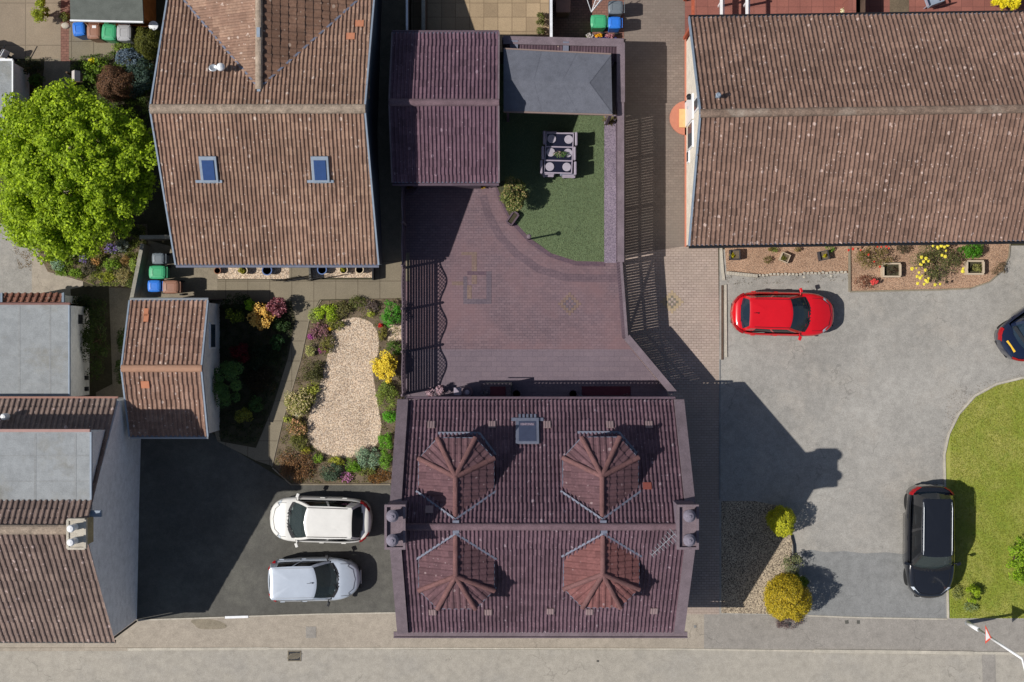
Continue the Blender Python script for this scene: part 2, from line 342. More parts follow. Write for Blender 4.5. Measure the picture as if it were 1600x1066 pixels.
# ---------------- the ground ----------------
e = .004
g = MB(); g.quad((-400, -400, 0), (400, -400, 0), (400, 400, 0), (-400, 400, 0)); tag(g.build("ground", M['soil_dark']), kind='structure')
sheet("road", [(-3000, 1016), (400, 1014), (1100, 1016), (1600, 1021), (4000, 1030), (4000, 1300), (-3000, 1300)], e, M['road'])
sheet("far_ground_south", [(-3000, 1300), (4000, 1300), (4000, 1700), (-3000, 1700)], e, M['pave']).name = "pavement_across_road"
sheet("pavement", [(-3000, 960), (213, 968), (425, 961), (620, 957), (1100, 958), (1100, 1014), (400, 1012), (-3000, 1014)], 2 * e, M['pave'])
sheet("pavement", [(1100, 959), (1330, 965), (1600, 967), (4000, 975), (4000, 1028), (1600, 1019), (1100, 1014)], 2 * e, M['pave2'])
strip("kerb", [(-400, 1016), (200, 1014.5)], .12, .03, M['pave']); strip("kerb", [(200, 1014.5), (420, 1013.2)], .1, .035, M['kerbstone'])
strip("kerb", [(420, 1013.2), (700, 1013), (1060, 1014.2)], .06, .03, M['kerbstone']); strip("kerb", [(1060, 1014.2), (1180, 1016), (1272, 1017)], .06, .03, M['kerbstone'])
strip("kerb", [(1272, 1017), (1420, 1018.6), (1520, 1020)], .13, .05, M['kerbstone']); strip("kerb", [(1520, 1020), (1800, 1024)], .1, .04, M['kerbstone'])
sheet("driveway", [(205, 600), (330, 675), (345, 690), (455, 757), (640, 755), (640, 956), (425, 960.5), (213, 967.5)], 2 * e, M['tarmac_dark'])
strip("edging", [(213, 969), (350, 964.5)], .05, .03, M['kerbstone']); strip("edging", [(388, 963), (500, 959.5), (640, 957)], .05, .03, M['kerbstone'])
strip("edging", [(352, 964.5), (388, 963.5)], .09, .05, M['whitepaint'])
sheet("forecourt", [(1124, 390), (1900, 380), (1900, 972), (1335, 966), (1240, 962), (1124, 960)], 2 * e, M['tarmac'])
sheet("tarmac_patch", [(1250, 862), (1268, 859), (1290, 863), (1318, 861), (1350, 865), (1385, 863), (1420, 867), (1450, 865), (1480, 868), (1482, 966), (1335, 965), (1262, 963)], 3 * e, M['tarmac_patch'])
strip("edging", [(1262, 962), (1340, 965), (1480, 967.5)], .05, .03, M['kerbstone'])
sheet("path", [(335, 437), (630, 437), (630, 466), (500, 468), (482, 500), (470, 560), (440, 660), (425, 728), (400, 720), (340, 690), (330, 660), (330, 480)], 2 * e, M['slabs'])
sheet("path", [(585, 395), (640, 395), (640, 440), (585, 440)], 3 * e, M['slabs'])
sheet("passage", [(560, -300), (640, -300), (640, 396), (560, 396)], 2 * e, M['concrete'])
sheet("gravel_strip", [(290, 405), (452, 405), (452, 436), (290, 436)], 3 * e, M['pebble']); sheet("gravel_strip", [(487, 405), (584, 405), (584, 434), (487, 434)], 3 * e, M['pebble'])
sheet("doorstep_slab", [(452, 400), (487, 400), (487, 437), (452, 437)], 4 * e, M['slabs'])
sheet("bin_store_ground", [(230, 375), (340, 405), (340, 470), (215, 475)], 3 * e, M['concrete'])
sheet("flower_bed_soil", [(502, 470), (632, 466), (632, 660), (636, 755), (455, 756), (426, 729), (441, 660), (470, 562), (483, 500)], 4 * e, M['soil'])
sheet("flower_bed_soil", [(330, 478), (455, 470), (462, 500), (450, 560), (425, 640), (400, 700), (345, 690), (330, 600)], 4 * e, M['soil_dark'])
GR = [(519, 515), (532, 501), (556, 496), (578, 503), (590, 520), (592, 548), (583, 575), (586, 605), (592, 640), (596, 668), (588, 695), (566, 711), (535, 715), (505, 708), (484, 692), (480, 664), (488, 635), (500, 600), (510, 565)]
sheet("gravel_island", smoothpoly(GR), 6 * e, M['pebble'])
sheet("gravel_patch", [(606, 508), (630, 508), (630, 533), (606, 533)], 6 * e, M['pebble'])
strip("edging", [(426, 731), (455, 757), (610, 757)], .05, .06, M['concrete']); strip("edging", [(502, 469), (483, 500), (470, 562), (441, 660), (425, 729)], .04, .04, M['concrete'])
# plot
sheet("courtyard_paving", [(628, 290), (775, 290), (966, 410), (974, 530), (1042, 612), (1046, 640), (628, 640)], 2 * e, M['court'])
sheet("courtyard_paving", [(628, 546), (986, 546), (1043, 614), (1046, 640), (628, 640)], 3 * e, M['court_grey'])
TP = [(780, 100), (944, 108), (944, 409), (900, 408), (862, 396), (828, 372), (803, 345), (786, 312), (779, 288)]
sheet("lawn", TP, 5 * e, M['turf'], label=None)
sheet("planting_circle", [(776, 290), (786, 282), (812, 288), (822, 305), (812, 330), (800, 345), (788, 322)], 6 * e, M['soil_dark'])
ARC = [(776, 284), (783, 312), (800, 346), (826, 375), (860, 399), (900, 412), (945, 413)]
strip("paving_band", [(x - 16 - (900 - x) * .04, y + 22) for x, y in ARC + [(985, 413)]], .3, .012, bricks('worn_band_paving', alb(114, 95, 101), alb(104, 87, 94), alb(84, 70, 78), .2, .1))
strip("edging", ARC, .16, .02, M['court_dark']); strip("edging", [(x - 4 - (900 - x) * .01, y + 6) for x, y in ARC], .12, .016, M['court'])
sheet("gravel_strip", [(944, 180), (962, 180), (963, 411), (944, 411)], 6 * e, M['lilac'])
for pts, mm in (([(721, 394), (745, 394), (745, 399), (721, 399)], 'court_yellow'), ([(737, 399), (745, 399), (745, 444), (737, 444)], 'court_yellow'),
                ([(706, 440), (724, 440), (724, 446), (706, 446)], 'court_yellow'), ([(724, 432), (730, 432), (730, 475), (724, 475)], 'court_blue'),
                ([(760, 424), (768, 424), (768, 475), (760, 475)], 'court_blue'), ([(730, 467), (760, 467), (760, 475), (730, 475)], 'court_blue'),
                ([(730, 424), (760, 424), (760, 430), (730, 430)], 'court_dark'), ([(730, 446), (737, 446), (737, 467), (730, 467)], 'court_yellow')):
    sheet("paving_pattern", pts, 4 * e, M[mm])
def diamond(cx, cy, ma, mb_):
    mo = MB(); mi = MB(); z = 4 * e
    for i in range(-4, 5):
        for j in range(-4, 5):
            d = abs(i) + abs(j)
            if d in (3, 4): mo.box((*G(cx + i * 4, cy + j * 4, z)[:2], z), (.095, .095, .008))
            elif d in (0, 2): mi.box((*G(cx + i * 4, cy + j * 4, z)[:2], z), (.095, .095, .008))
    tag(mo.build("paving_pattern", ma), kind='structure'); tag(mi.build("paving_pattern", mb_), kind='structure')
diamond(890, 475, M['court_yellow'], M['court_blue'])
drvy = plain("ochre_pavers", alb(170, 150, 122), .85); drvd = plain("slate_pavers", alb(120, 112, 98), .85)
# drive
sheet("driveway", [(955, -200), (1070, -200), (1070, 400), (965, 400), (955, 100)], 2 * e, M['drive'])
sheet("driveway", [(966, 400), (1070, 385), (1122, 385), (1124, 560), (1124, 960), (1040, 960), (1042, 612), (974, 530)], 2 * e, M['drive_pink'])
diamond(1050, 472, drvy, drvd)
strip("edging", [(1126, 385), (1129, 425), (1131, 438)], .1, .06, M['kerbstone']); strip("edging", [(1133, 445), (1134, 558)], .1, .06, M['kerbstone'])
strip("edging", [(1128.5, 446), (1128.5, 562)], .08, .04, M['fencewood']); strip("edging", [(1124.5, 562), (1124.5, 780)], .05, .03, M['tarmac_patch'])
# gravel triangle beside the house
sheet("gravel_bed", [(1127, 783), (1180, 783), (1215, 790), (1238, 830), (1236, 900), (1260, 960), (1127, 958)], 4 * e, M['greygravel'])
strip("edging", [(1236, 836), (1240, 852), (1241, 884)], .06, .1, M['iron'])
# beds before the east house
sheet("gravel_bed", [(1132, 380), (1325, 380), (1325, 427), (1250, 429), (1185, 432), (1135, 425)], 4 * e, M['pinkgravel'])
sheet("flower_bed", [(1328, 375), (1600, 370), (1600, 378), (1578, 378), (1576, 400), (1566, 422), (1545, 440), (1515, 450), (1470, 452), (1328, 455)], 4 * e, M['pinkgravel'])
strip("edging", [(1326.5, 385), (1327, 456)], .08, .08, M['concrete']); strip("edging", [(1328, 456), (1470, 453), (1515, 451)], .06, .06, M['concrete'])
strip("edging", [(1515, 451), (1545, 441), (1566, 423), (1576, 401), (1578, 376)], .05, .05, M['concrete'])
mb = MB()
for i in range(24):
    t = i / 23; c = G(1186 + 134 * t, 430.5 - 5 * t + random.uniform(-1, 1)); mb.box((c.x, c.y, .05), (.1, .08, .09), random.uniform(-.5, .5))
tag(mb.build("edging_stones", M['kerbstone']), kind='structure')
mb = MB()
for i in range(12): c = G(1137 + 4 * i, 427 + .4 * i); mb.box((c.x, c.y, .08), (.095, .13, .16))
tag(mb.build("edging", M['kerbstone'], bevel=.01), kind='structure')
# east lawn
LN = [(1483, 966), (1481, 880), (1478, 760), (1477, 712), (1484, 680), (1500, 648), (1525, 620), (1558, 602), (1600, 592), (1900, 560), (1900, 966)]
sheet("lawn", LN, 6 * e, M['lawn'])
strip("kerb", [(x - 2, y - (2 if i > 2 else 0)) for i, (x, y) in enumerate(LN[:-1])], .08, .06, M['kerbstone'])
# north side grounds
sheet("patio", [(640, -300), (858, -300), (858, 82), (640, 80)], 2 * e, M['patio'])
sheet("red_yard", [(858, -300), (975, -300), (975, 85), (858, 85)], 3 * e, M['redbrick'])
sheet("red_yard", [(1070, -300), (1900, -300), (1900, 60), (1070, 62)], 2 * e, M['redslab'])
sheet("grey_yard", [(1390, -300), (1420, -300), (1420, 60), (1390, 60)], 4 * e, M['soil'])
# west side grounds
sheet("yard", [(-600, -300), (95, -300), (95, 92), (-600, 92)], 2 * e, M['conc_yard'])
sheet("path", [(95, -300), (110, -300), (110, 96), (95, 96)], 3 * e, M['redbrick'])
sheet("path", [(108, 32), (182, 32), (178, 94), (108, 94)], 3 * e, M['slabs'])
sheet("path", [(70, 92), (110, 92), (110, 420), (60, 460), (40, 460)], 2 * e, M['concrete'])
sheet("yard", [(-600, 340), (30, 350), (60, 395), (62, 470), (-600, 475)], 3 * e, M['tarmac'])
sheet("path", [(50, 392), (72, 400), (80, 425), (130, 440), (130, 470), (50, 470)], 4 * e, M['pave'])
sheet("path", [(150, 440), (215, 440), (240, 640), (150, 640)], 2 * e, M['concrete'])
# marks on the ground
g = thing("drain_grate", "black slotted drain grate in the road gutter", "drain", G(460, 1025, 2 * e))
c = G(460, 1025); mb = MB(); mb.box((c.x, c.y, .012), (.46, .36, .012)); mb.build("tray", M['black'], g)
mb = MB()
for i in range(-4, 5): mb.box((c.x + i * .052, c.y, .026), (.022, .34 - abs(i) * .02, .012), -.7)
for sx in (-1, 1): mb.box((c.x + sx * .24, c.y, .024), (.03, .38, .014))
for sy in (-1, 1): mb.box((c.x, c.y + sy * .19, .024), (.5, .03, .014))
mb.build("bars", M['concrete'], g)
def cover(x, y, w, d, m, lab, rz=0):
    c = G(x, y); mb = MB(); mb.box((c.x, c.y, .012), (w, d, .012), rz); o = mb.build("access_cover", m, bevel=.004); tag(o, lab, "access cover")
cover(486, 988, .4, .45, M['pave2'], "square worn access cover set in the tan pavement")
cover(1086, 979, .1, .1, M['tarmac_patch'], "tiny grey stopcock cover beside the front corner of the plum house")
cover(1323, 972, .14, .14, M['tarmac_dark'], "dark stopcock cover on the pavement, left of a pair", .2)
cover(1341, 972, .12, .14, M['tarmac_dark'], "dark stopcock cover on the pavement, right of a pair")
cover(934, 1033, .09, .08, M['tarmac_dark'], "small dark stud on the road before the plum house")
sheet("road_patch", [(1534, 1022), (1555, 1022), (1557, 1100), (1536, 1100)], 2 * e, M['pave2'])
sheet("pavement_patch", [(1525, 968), (1700, 970), (1700, 990), (1528, 990)], 3 * e, M['pave2'])
sheet("pavement_patch", smoothpoly([(300, 969), (332, 968), (352, 975), (350, 982), (315, 983), (304, 976)]), 3 * e, M['concrete'])
# ---------------- roofs ----------------
def tile_slope(name, poly, m, parent, p=.15, course=.3, h=.05, t=.022, tu=2, label=None):
    poly = [Vector(q) for q in poly]
    nrm = Vector((0, 0, 0))
    for i in range(len(poly)): nrm += (poly[i] - poly[0]).cross(poly[(i + 1) % len(poly)] - poly[0])
    nrm.normalize()
    if nrm.z < 0: nrm = -nrm; poly = poly[::-1]
    v = (Vector((0, 0, 1)) - nrm * nrm.z).normalized(); u = v.cross(nrm).normalized()
    o = poly[0]; uv = [((q - o).dot(u), (q - o).dot(v)) for q in poly]
    u0, u1 = min(a for a, _ in uv), max(a for a, _ in uv); v0, v1 = min(b for _, b in uv), max(b for _, b in uv)
    nc = int((u1 - u0) / p) + 1; nr = int((v1 - v0) / course) + 1
    fr = ((0, 0), (.16, .85), (.34, 1), (.5, .7), (.62, 0))
    us = [(u0 + (i + f) * p, hh, i) for i in range(nc) for f, hh in fr] + [(u0 + nc * p, 0, nc)]
    rr = np.random.default_rng(len(name) * 7 + nc); jit = rr.normal(0, .0035, (nr + 1, nc + 2)); ju = rr.normal(0, .004, (nr + 1,))
    bm = bmesh.new(); uvl = bm.loops.layers.uv.new("UVMap"); rows = []
    for r in range(nr):
        for s, (vv, off) in enumerate(((v0 + r * course, t), (v0 + (r + 1) * course, .0))):
            row = []
            for (x, hh, ci) in us:
                q = o + u * (x + ju[r]) + v * vv + nrm * (hh * h + off + jit[r, ci // 2])
                row.append(bm.verts.new(q))
            rows.append((row, r, s))
    for k in range(len(rows) - 1):
        (a, ra, sa), (b, rb, sb) = rows[k], rows[k + 1]
        for i in range(len(us) - 1):
            f = bm.faces.new((a[i], a[i + 1], b[i + 1], b[i]))
            cu = us[i][2] / tu + .01; cv = ra + (.5)
            for l in f.loops: l[uvl].uv = (cu + .3 / tu, cv)
    # close the low edge
    c = sum((q for q in poly), Vector()) / len(poly)
    for i in range(len(poly)):
        a, b = poly[i], poly[(i + 1) % len(poly)]; d = (b - a).normalized(); pn = d.cross(nrm)
        if (c - a).dot(pn) > 0: pn = -pn
        if abs(d.dot(u)) > .999 and (a - o).dot(v) < v0 + .01: continue
        bmesh.ops.bisect_plane(bm, geom=bm.verts[:] + bm.edges[:] + bm.faces[:], plane_co=a, plane_no=pn, clear_outer=True)
    o3 = ORG.get(parent.name, Vector((0, 0, 0)))
    bmesh.ops.translate(bm, verts=bm.verts, vec=-o3)
    me = bpy.data.meshes.new(name); bm.to_mesh(me); bm.free(); me.materials.append(m)
    ob = bpy.data.objects.new(name, me); S.collection.objects.link(ob); ob.parent = parent; ORG[ob.name] = o3
    if label: ob['label'] = label
    return ob
def rooftile(name, poly, fu, fv, w, d, m, parent, lift=.05, h=.03):
    """a flat rectangular piece lying on the slope poly=(a,b,c,d) at fraction"""
    a, b, c, d_ = [Vector(q) for q in poly]
    nrm = (b - a).cross(d_ - a).normalized()
    if nrm.z < 0: nrm = -nrm
    q = (a.lerp(b, fu)).lerp(d_.lerp(c, fu), fv) + nrm * lift
    x = (b - a).normalized(); y = nrm.cross(x)
    mb = MB(); vs = [q + x * (i * w / 2) + y * (j * d / 2) + nrm * (k * h) for k in (0, 1) for i, j in ((-1, -1), (1, -1), (1, 1), (-1, 1))]
    if x.cross(y).dot(nrm) < 0: vs = vs[4:] + vs[:4]
    mb.add(vs, [(3, 2, 1, 0), (4, 5, 6, 7), (0, 1, 5, 4), (1, 2, 6, 5), (2, 3, 7, 6), (3, 0, 4, 7)])
    return mb.build(name, m, parent), q, x, y, nrm
def ridge_cap(name, a, b, r, m, parent, seg=.42, n=7, lift=0):
    """half round ridge or hip tiles, each a little proud of the next"""
    a, b = Vector(a), Vector(b); d = (b - a); L = d.length; d.normalize(); k = max(1, round(L / seg)); mb = MB()
    x = d.cross(Vector((0, 0, 1))).normalized(); y = x.cross(d)
    for i in range(k):
        s0, s1 = L * i / k, L * (i + 1) / k + .02
        vs = []
        for s_, rr in ((s0, r * 1.04), (s1, r * .96)):
            for j in range(n + 1):
                t = math.pi * j / n * 1.0; jj = random.uniform(-.004, .004)
                vs.append(a + d * s_ + x * math.cos(t) * rr + y * (math.sin(t) * rr * .85 + lift - r * .3 + jj))
        mb.add(vs, [(j, j + 1, n + 2 + j, n + 1 + j) for j in range(n)][::1] + [tuple(range(n + 1))[::-1], tuple(range(n + 1, 2 * n + 2))])
    return mb.build(name, m, parent, smooth=False)
def wallshell(name, pts, zb, zt, m, parent):
    """vertical walls along a closed plan; zt may be a list"""
    mb = MB(); n = len(pts); zt = zt if isinstance(zt, (list, tuple)) else [zt] * n
    ar = sum(pts[i][0] * pts[(i + 1) % n][1] - pts[(i + 1) % n][0] * pts[i][1] for i in range(n))
    if ar < 0: pts = pts[::-1]; zt = zt[::-1]
    vs = [(p[0], p[1], zb) for p in pts] + [(p[0], p[1], z) for p, z in zip(pts, zt)]
    mb.add(vs, [(i, (i + 1) % n, n + (i + 1) % n, n + i) for i in range(n)] + [tuple(range(n, 2 * n))])
    return mb.build(name, m, parent)
def gable_house(name, label, xl, xr, yn, yr, ys, ze, zr, tm, wm, rm, p=.15, course=.3, inset=.25, zn=None, rot=0, ridge_r=.13, over=(.0, .0), group=None, verge=None, tu=2, cat="house", gut=None, rdx=0):
    """ridge runs left-right; plan units; rot = y shift of the right end"""
    zn = ze if zn is None else zn
    c = G((xl + xr) / 2, yr); t = thing(name, label, cat, (c.x, c.y, 0), group=group)
    NW, NE = G(xl, yn, zn), G(xr, yn + rot, zn); RW, RE = G(xl + rdx, yr, zr), G(xr + rdx, yr + rot, zr); SW, SE = G(xl, ys, ze), G(xr, ys + rot, ze)
    s = tile_slope("roof_slope", (SW, SE, RE, RW), tm, t, p, course, tu=tu); n = tile_slope("roof_slope", (NE, NW, RW, RE), tm, t, p, course, tu=tu)
    ridge_cap("ridge", RW, RE, ridge_r, rm, t, lift=.03)
    i = inset; d = .04
    pl = [(NW.x + over[0] + i, NW.y - i), (RW.x + over[0] + i, RW.y), (SW.x + over[0] + i, SW.y + i), (SE.x - over[1] - i, SE.y + i), (RE.x - over[1] - i, RE.y), (NE.x - over[1] - i, NE.y - i)]
    def zs(y, which):
        e, r_, z0 = (ys, yr, ze) if which == 's' else (yn, yr, zn)
        ye, yrr = (533 - e) / 40, (533 - r_) / 40
        return z0 + (zr - z0) * abs(y - ye) / abs(yrr - ye)
    mb = MB(); zN = zs(pl[0][1], 'n') - d; zS = zs(pl[2][1], 's') - d; zR = zr - d
    b = [(x, y, 0) for x, y in pl]; tp = [(x, y, z) for (x, y), z in zip(pl, (zN, zR, zS, zS, zR, zN))]
    mb.add(b + tp, [(i_, (i_ + 1) % 6, 6 + (i_ + 1) % 6, 6 + i_) for i_ in range(6)] + [(6, 7, 10, 11), (7, 8, 9, 10)])
    mb.build("wall", wm, t)
    # soffit boards closing the eaves
    mb = MB(); 
    for A, B in ((SW, SE), (NW, NE)): mb.bar(A + Vector((0, 0, -.05)), B + Vector((0, 0, -.05)), .03, .16)
    mb.each("fascia", M['lead'], t)
    if gut:
        mb = MB()
        for A, B, sgn in ((SW, SE, -1), (NW, NE, 1)):
            o_ = Vector((0, sgn * .07, -.06)); mb.tube(A + o_, B + o_, .055, n=8)
        mb.each("gutter", gut, t)
    if verge:
        mb = MB()
        for A, B in ((SW, RW), (NW, RW)): mb.bar(A + Vector((0, 0, .0)), B + Vector((0, 0, .0)), .06, .14)
        for A, B in ((SE, RE), (NE, RE)): mb.bar(A + Vector((0, 0, .0)), B + Vector((0, 0, .0)), .06, .14)
        mb.each("verge_board", verge, t)
    return t, (SW, SE, RE, RW), (NE, NW, RW, RE)

# ===== plum house with four dormers =====
potm = grainy('dusty_pot', alb(128, 122, 134), .1, 3, 30)
t = thing("house", "plum tiled house with four bay dormers and two end chimneys, beside the street", "house", (*G(842, 790)[:2], 0))
ZE, ZR = 3.0, 6.5; XL, XR = 648, 1037.5; YN, YR, YS = 620.4, 785.5, 959.5
rear = (G(XR, YN, ZE), G(XL, YN, ZE), G(XL, YR, ZR), G(XR, YR, ZR)); front = (G(XL, YS, ZE), G(XR, YS, ZE), G(XR, YR, ZR), G(XL, YR, ZR))
tile_slope("roof_slope", rear, M['tile_plum'], t, .143, .3); tile_slope("roof_slope", front, M['tile_plum'], t, .143, .3)
ridge_cap("ridge", G(XL, YR, ZR), G(XR, YR, ZR), .125, M['ridge_pl'], t, lift=.05)
mb = MB(); y0, y1, yr_ = G(0, YS - 8).y, G(0, YN + 8).y, G(0, YR).y; xa, xb = G(632, 0).x, G(1052, 0).x
mb.add([(xa, y0, 0), (xa, y1, 0), (xb, y1, 0), (xb, y0, 0), (xa, y0, 3.13), (xa, y1, 3.13), (xb, y1, 3.13), (xb, y0, 3.13), (xa, yr_, 6.46), (xb, yr_, 6.46)],
       [(0, 1, 5, 8, 4), (1, 2, 6, 5), (2, 3, 7, 9, 6), (3, 0, 4, 7), (4, 8, 9, 7), (8, 5, 6, 9)]); mb.build("wall", M['plumwall'], t)
for x0, x1 in ((632, 648), (1037.5, 1052)):      # skews
    mb = MB()
    for ya, yb in ((YS + 2, YR), (YR, YN - 2)):
        za, zb = (ZE, ZR) if ya == YS + 2 else (ZR, ZE); q = [G(x0, ya, za), G(x1, ya, za), G(x1, yb, zb), G(x0, yb, zb)]
        vs = [v + Vector((0, 0, -.25)) for v in q] + [v + Vector((0, 0, .17)) for v in q]
        mb.add(vs, [(3, 2, 1, 0), (4, 5, 6, 7), (0, 1, 5, 4), (1, 2, 6, 5), (2, 3, 7, 6), (3, 0, 4, 7)])
    mb.each("skew_coping", M['coping'], t)
mb = MB(); a, b = G(626, YS + 5, 2.93), G(1058, YS + 5, 2.93)
mb.bar(a, b, .2, .05); mb.bar(a + Vector((0, -.1, .05)), b + Vector((0, -.1, .05)), .03, .12)
mb.build("gutter", M['coping'], t)
mb = MB(); a, b = G(646, YN - 4, 2.95), G(1040, YN - 4, 2.95); mb.tube(a, b, .05); mb.build("gutter", M['fenceplum'], t)
mb = MB()
for ye_ in (YN, YS): mb.bar(G(640, ye_ + (2 if ye_ == YN else -2), 2.97), G(1045, ye_ + (2 if ye_ == YN else -2), 2.97), .05, .2)
mb.each('fascia', M['fenceplum'], t)
for i, (x0, x1) in enumerate(((630, 658), (1020, 1049))):
    ch = MB(); a, b = G(x0, 811), G(x1, 751); cx, cy = (a.x + b.x) / 2, (a.y + b.y) / 2; w, d = b.x - a.x, b.y - a.y
    ch.box((cx, cy, 3.6), (w - .1, d - .1, 7.2)); c_ = ch.build("chimney", M['plumwall'], t)
    cp = MB()
    for (ox, oy, ww, dd) in ((0, d / 2 - .04, w, .08), (0, -d / 2 + .04, w, .08), (w / 2 - .04, 0, .08, d - .16), (-w / 2 + .04, 0, .08, d - .16)): cp.box((cx + ox, cy + oy, 7.27), (ww, dd, .2))
    cp.box((cx, cy, 7.21), (w - .16, d - .16, .06)); cp.build("chimney_coping", M['coping'], c_)
    for oy in (-.38, .42):
        pm = MB(); px = cx + (0 if i else -.05)
        pm.lathe((px, cy + oy, 7.2), [(.14, 0), (.12, .42), (.18, .46), (.18, .5), (.13, .52)], 18); pm.lathe((px, cy + oy, 7.7), [(.2, 0), (.21, .04), (.13, .14), (.05, .17), (.04, .2), (0, .2)], 18)
        pm.build("chimney_pot", potm, c_, smooth=False)
def dormer(hx, yh, ysd, yvalley, yfrontside, yfront, sgn, tm, red=False):
    """bay dormer; y values in plan units. sgn=+1 looks up the picture"""
    zr_, ze_ = 6.22, 5.5; hw, fw = 51.6, 26
    hub = G(hx, yh, zr_); main = lambda y: ZE + (ZR - ZE) * (((y - YN) / (YR - YN)) if sgn > 0 else ((YS - y) / (YS - YR)))
    ymeet = YN + (zr_ - ZE) / (ZR - ZE) * (YR - YN) if sgn > 0 else YS - (zr_ - ZE) / (ZR - ZE) * (YS - YR)
    ymeet += 14 * sgn
    L = lambda x, y, z=ze_: G(hx + x, y, z)
    d = thing("dormer", None, None); d.parent = t; d.location = (0, 0, 0); ORG[d.name] = ORG[t.name]
    back = G(hx, ymeet, zr_)
    # side slopes run back into the main roof
    for s in (-1, 1):
        tile_slope("roof_slope", (L(s * hw, yfrontside), L(s * hw, ymeet), back, hub), tm, d, .22, .3, h=.03, t=.02, tu=1)
        tile_slope("roof_slope", (L(s * fw, yfront), L(s * hw, yfrontside), hub), tm, d, .22, .3, h=.03, t=.02, tu=1)
        ridge_cap("hip", L(s * hw * 1.02, yfrontside - sgn * 1, ze_ + .03), hub, .085, M['hip'], d, seg=.33, lift=.04)
        ridge_cap("hip", L(s * fw * 1.02, yfront - sgn * 1, ze_ + .03), hub, .085, M['hip'], d, seg=.33, lift=.04)
    tile_slope("roof_slope", (L(-fw, yfront), L(fw, yfront), hub), tm, d, .22, .3, h=.03, t=.02, tu=1)
    ridge_cap("ridge", hub, back, .088, M['hip'], d, seg=.33, lift=.04)
    mb = MB(); hw2, fw2 = hw - 4, fw - 3; b = yvalley + 12 * sgn
    pl = [L(-hw2, b), L(-hw2, yfrontside + 2 * sgn), L(-fw2, yfront + 4 * sgn), L(fw2, yfront + 4 * sgn), L(hw2, yfrontside + 2 * sgn), L(hw2, b)]
    n = 6; vs = [(p.x, p.y, 3.2) for p in pl] + [(p.x, p.y, ze_ - .03) for p in pl]
    fs = [(i, (i + 1) % n, n + (i + 1) % n, n + i) for i in range(n)] + [tuple(range(n, 2 * n))]
    if sgn < 0: fs = [f[::-1] for f in fs]
    mb.add(vs, [f[::-1] for f in fs]); mb.build("wall", M['plumwall'], d)
    # dark eave boards and windows
    mb = MB(); cs = [L(-hw, yvalley), L(-hw, yfrontside), L(-fw, yfront), L(fw, yfront), L(hw, yfrontside), L(hw, yvalley)]
    for a, b_ in zip(cs, cs[1:]): mb.bar(a + Vector((0, 0, -.04)), b_ + Vector((0, 0, -.04)), .07, .08)
    mb.build("eave_board", M['lead'], d)
    mw = MB()
    for a, b_ in zip(pl[1:5], pl[2:5]):
        c1 = (a + b_) / 2; dd = (b_ - a); nn = Vector((dd.y, -dd.x, 0)).normalized() * (-.01 * sgn * -1)
        zb = max(main(533 - c1.y * 40) + .25, 4.4)
        mw.bar(Vector((a.x, a.y, (zb + 5.3) / 2)).lerp(Vector((b_.x, b_.y, (zb + 5.3) / 2)), .12), Vector((a.x, a.y, (zb + 5.3) / 2)).lerp(Vector((b_.x, b_.y, (zb + 5.3) / 2)), .88), .06, 5.3 - zb)
    mw.each("window", M['glass'], d)
    # lead valleys
    mv = MB(); 
    for s in (-1, 1):
        a = G(hx + s * (hw + 4), yvalley, main(yvalley) + .06); b_ = G(hx, ymeet - 10 * sgn, main(ymeet - 10 * sgn) + .06)
        mv.bar(a, b_, .07, .03)
    fl = G(hx - fw - 3, yfront - 3 * sgn, main(yfront - 3 * sgn) + .06); fr_ = G(hx + fw + 5, yfront - 3 * sgn, main(yfront - 3 * sgn) + .06)
    sr = G(hx + hw + 3, yfrontside - 3 * sgn, main(yfrontside - 3 * sgn) + .06)
    mv.bar(fl, fr_, .1, .03); mv.bar(fr_, sr, .08, .03); mv.box((*G(hx + 1, ymeet - 7 * sgn)[:2], main(ymeet - 7 * sgn) + .1), (.22, .12, .05))
    mv.each("valley_flashing", M['lead'], d)
    return d
dormer(722.6, 719, 0, 741, 697, 668.5, 1, M['dorm'])['label'] = "rear dormer with plum brown tiles on the left"
dormer(923.2, 718, 0, 741, 696, 667.5, 1, M['dorm'])['label'] = "rear dormer on the right with an orange patch"
dormer(722.8, 855, 0, 836, 879, 904.5, -1, M['dorm'])['label'] = "front dormer with plum brown tiles on the left"
dormer(924.3, 852, 0, 832, 877, 903, -1, M['dorm_red'])['label'] = "front dormer with redder new tiles"
def on_main(px, py, z):   # image point on the main roof at height z -> plan
    q = P(px, py, z); return q
def roofpt(px, py, side):
    z = 4.5
    for _ in range(12):
        y = 533 + (py - 533) * (1 - z / 50)
        z = ZE + (ZR - ZE) * ((y - YN) / (YR - YN) if side > 0 else (YS - y) / (YS - YR))
    return P(px, py, z)
def slopebox(mb, c, w, d, h, side, lift=.06):
    run = (YR - YN if side > 0 else YS - YR) / 40; a = math.atan2(ZR - ZE, run) * (-1 if side > 0 else 1)
    tl = Matrix.Rotation(a, 3, 'X'); n = tl @ Vector((0, 0, 1)); mb.box(Vector(c) + n * (lift + h / 2), (w, d, h), 0, tl)
ventm = plain("pale_vent_tile", alb(150, 128, 128), .8)
for px, py, s in ((674, 665.5, 1), (769, 665.5, 1), (855, 665.5, 1), (953, 665.5, 1), (1014, 665.5, 1), (671, 798, 1), (676, 954.5, -1), (763, 954.5, -1), (860, 953, -1), (921, 954, -1), (1022, 952.5, -1)):
    mb = MB(); c = roofpt(px, py, s); slopebox(mb, c, .27, .3, .02, s)
    for i in (-1, 0, 1): slopebox(mb, c + Vector((i * .09, 0, 0)), .04, .3, .035, s)
    mb.build("roof_vent", ventm, t)
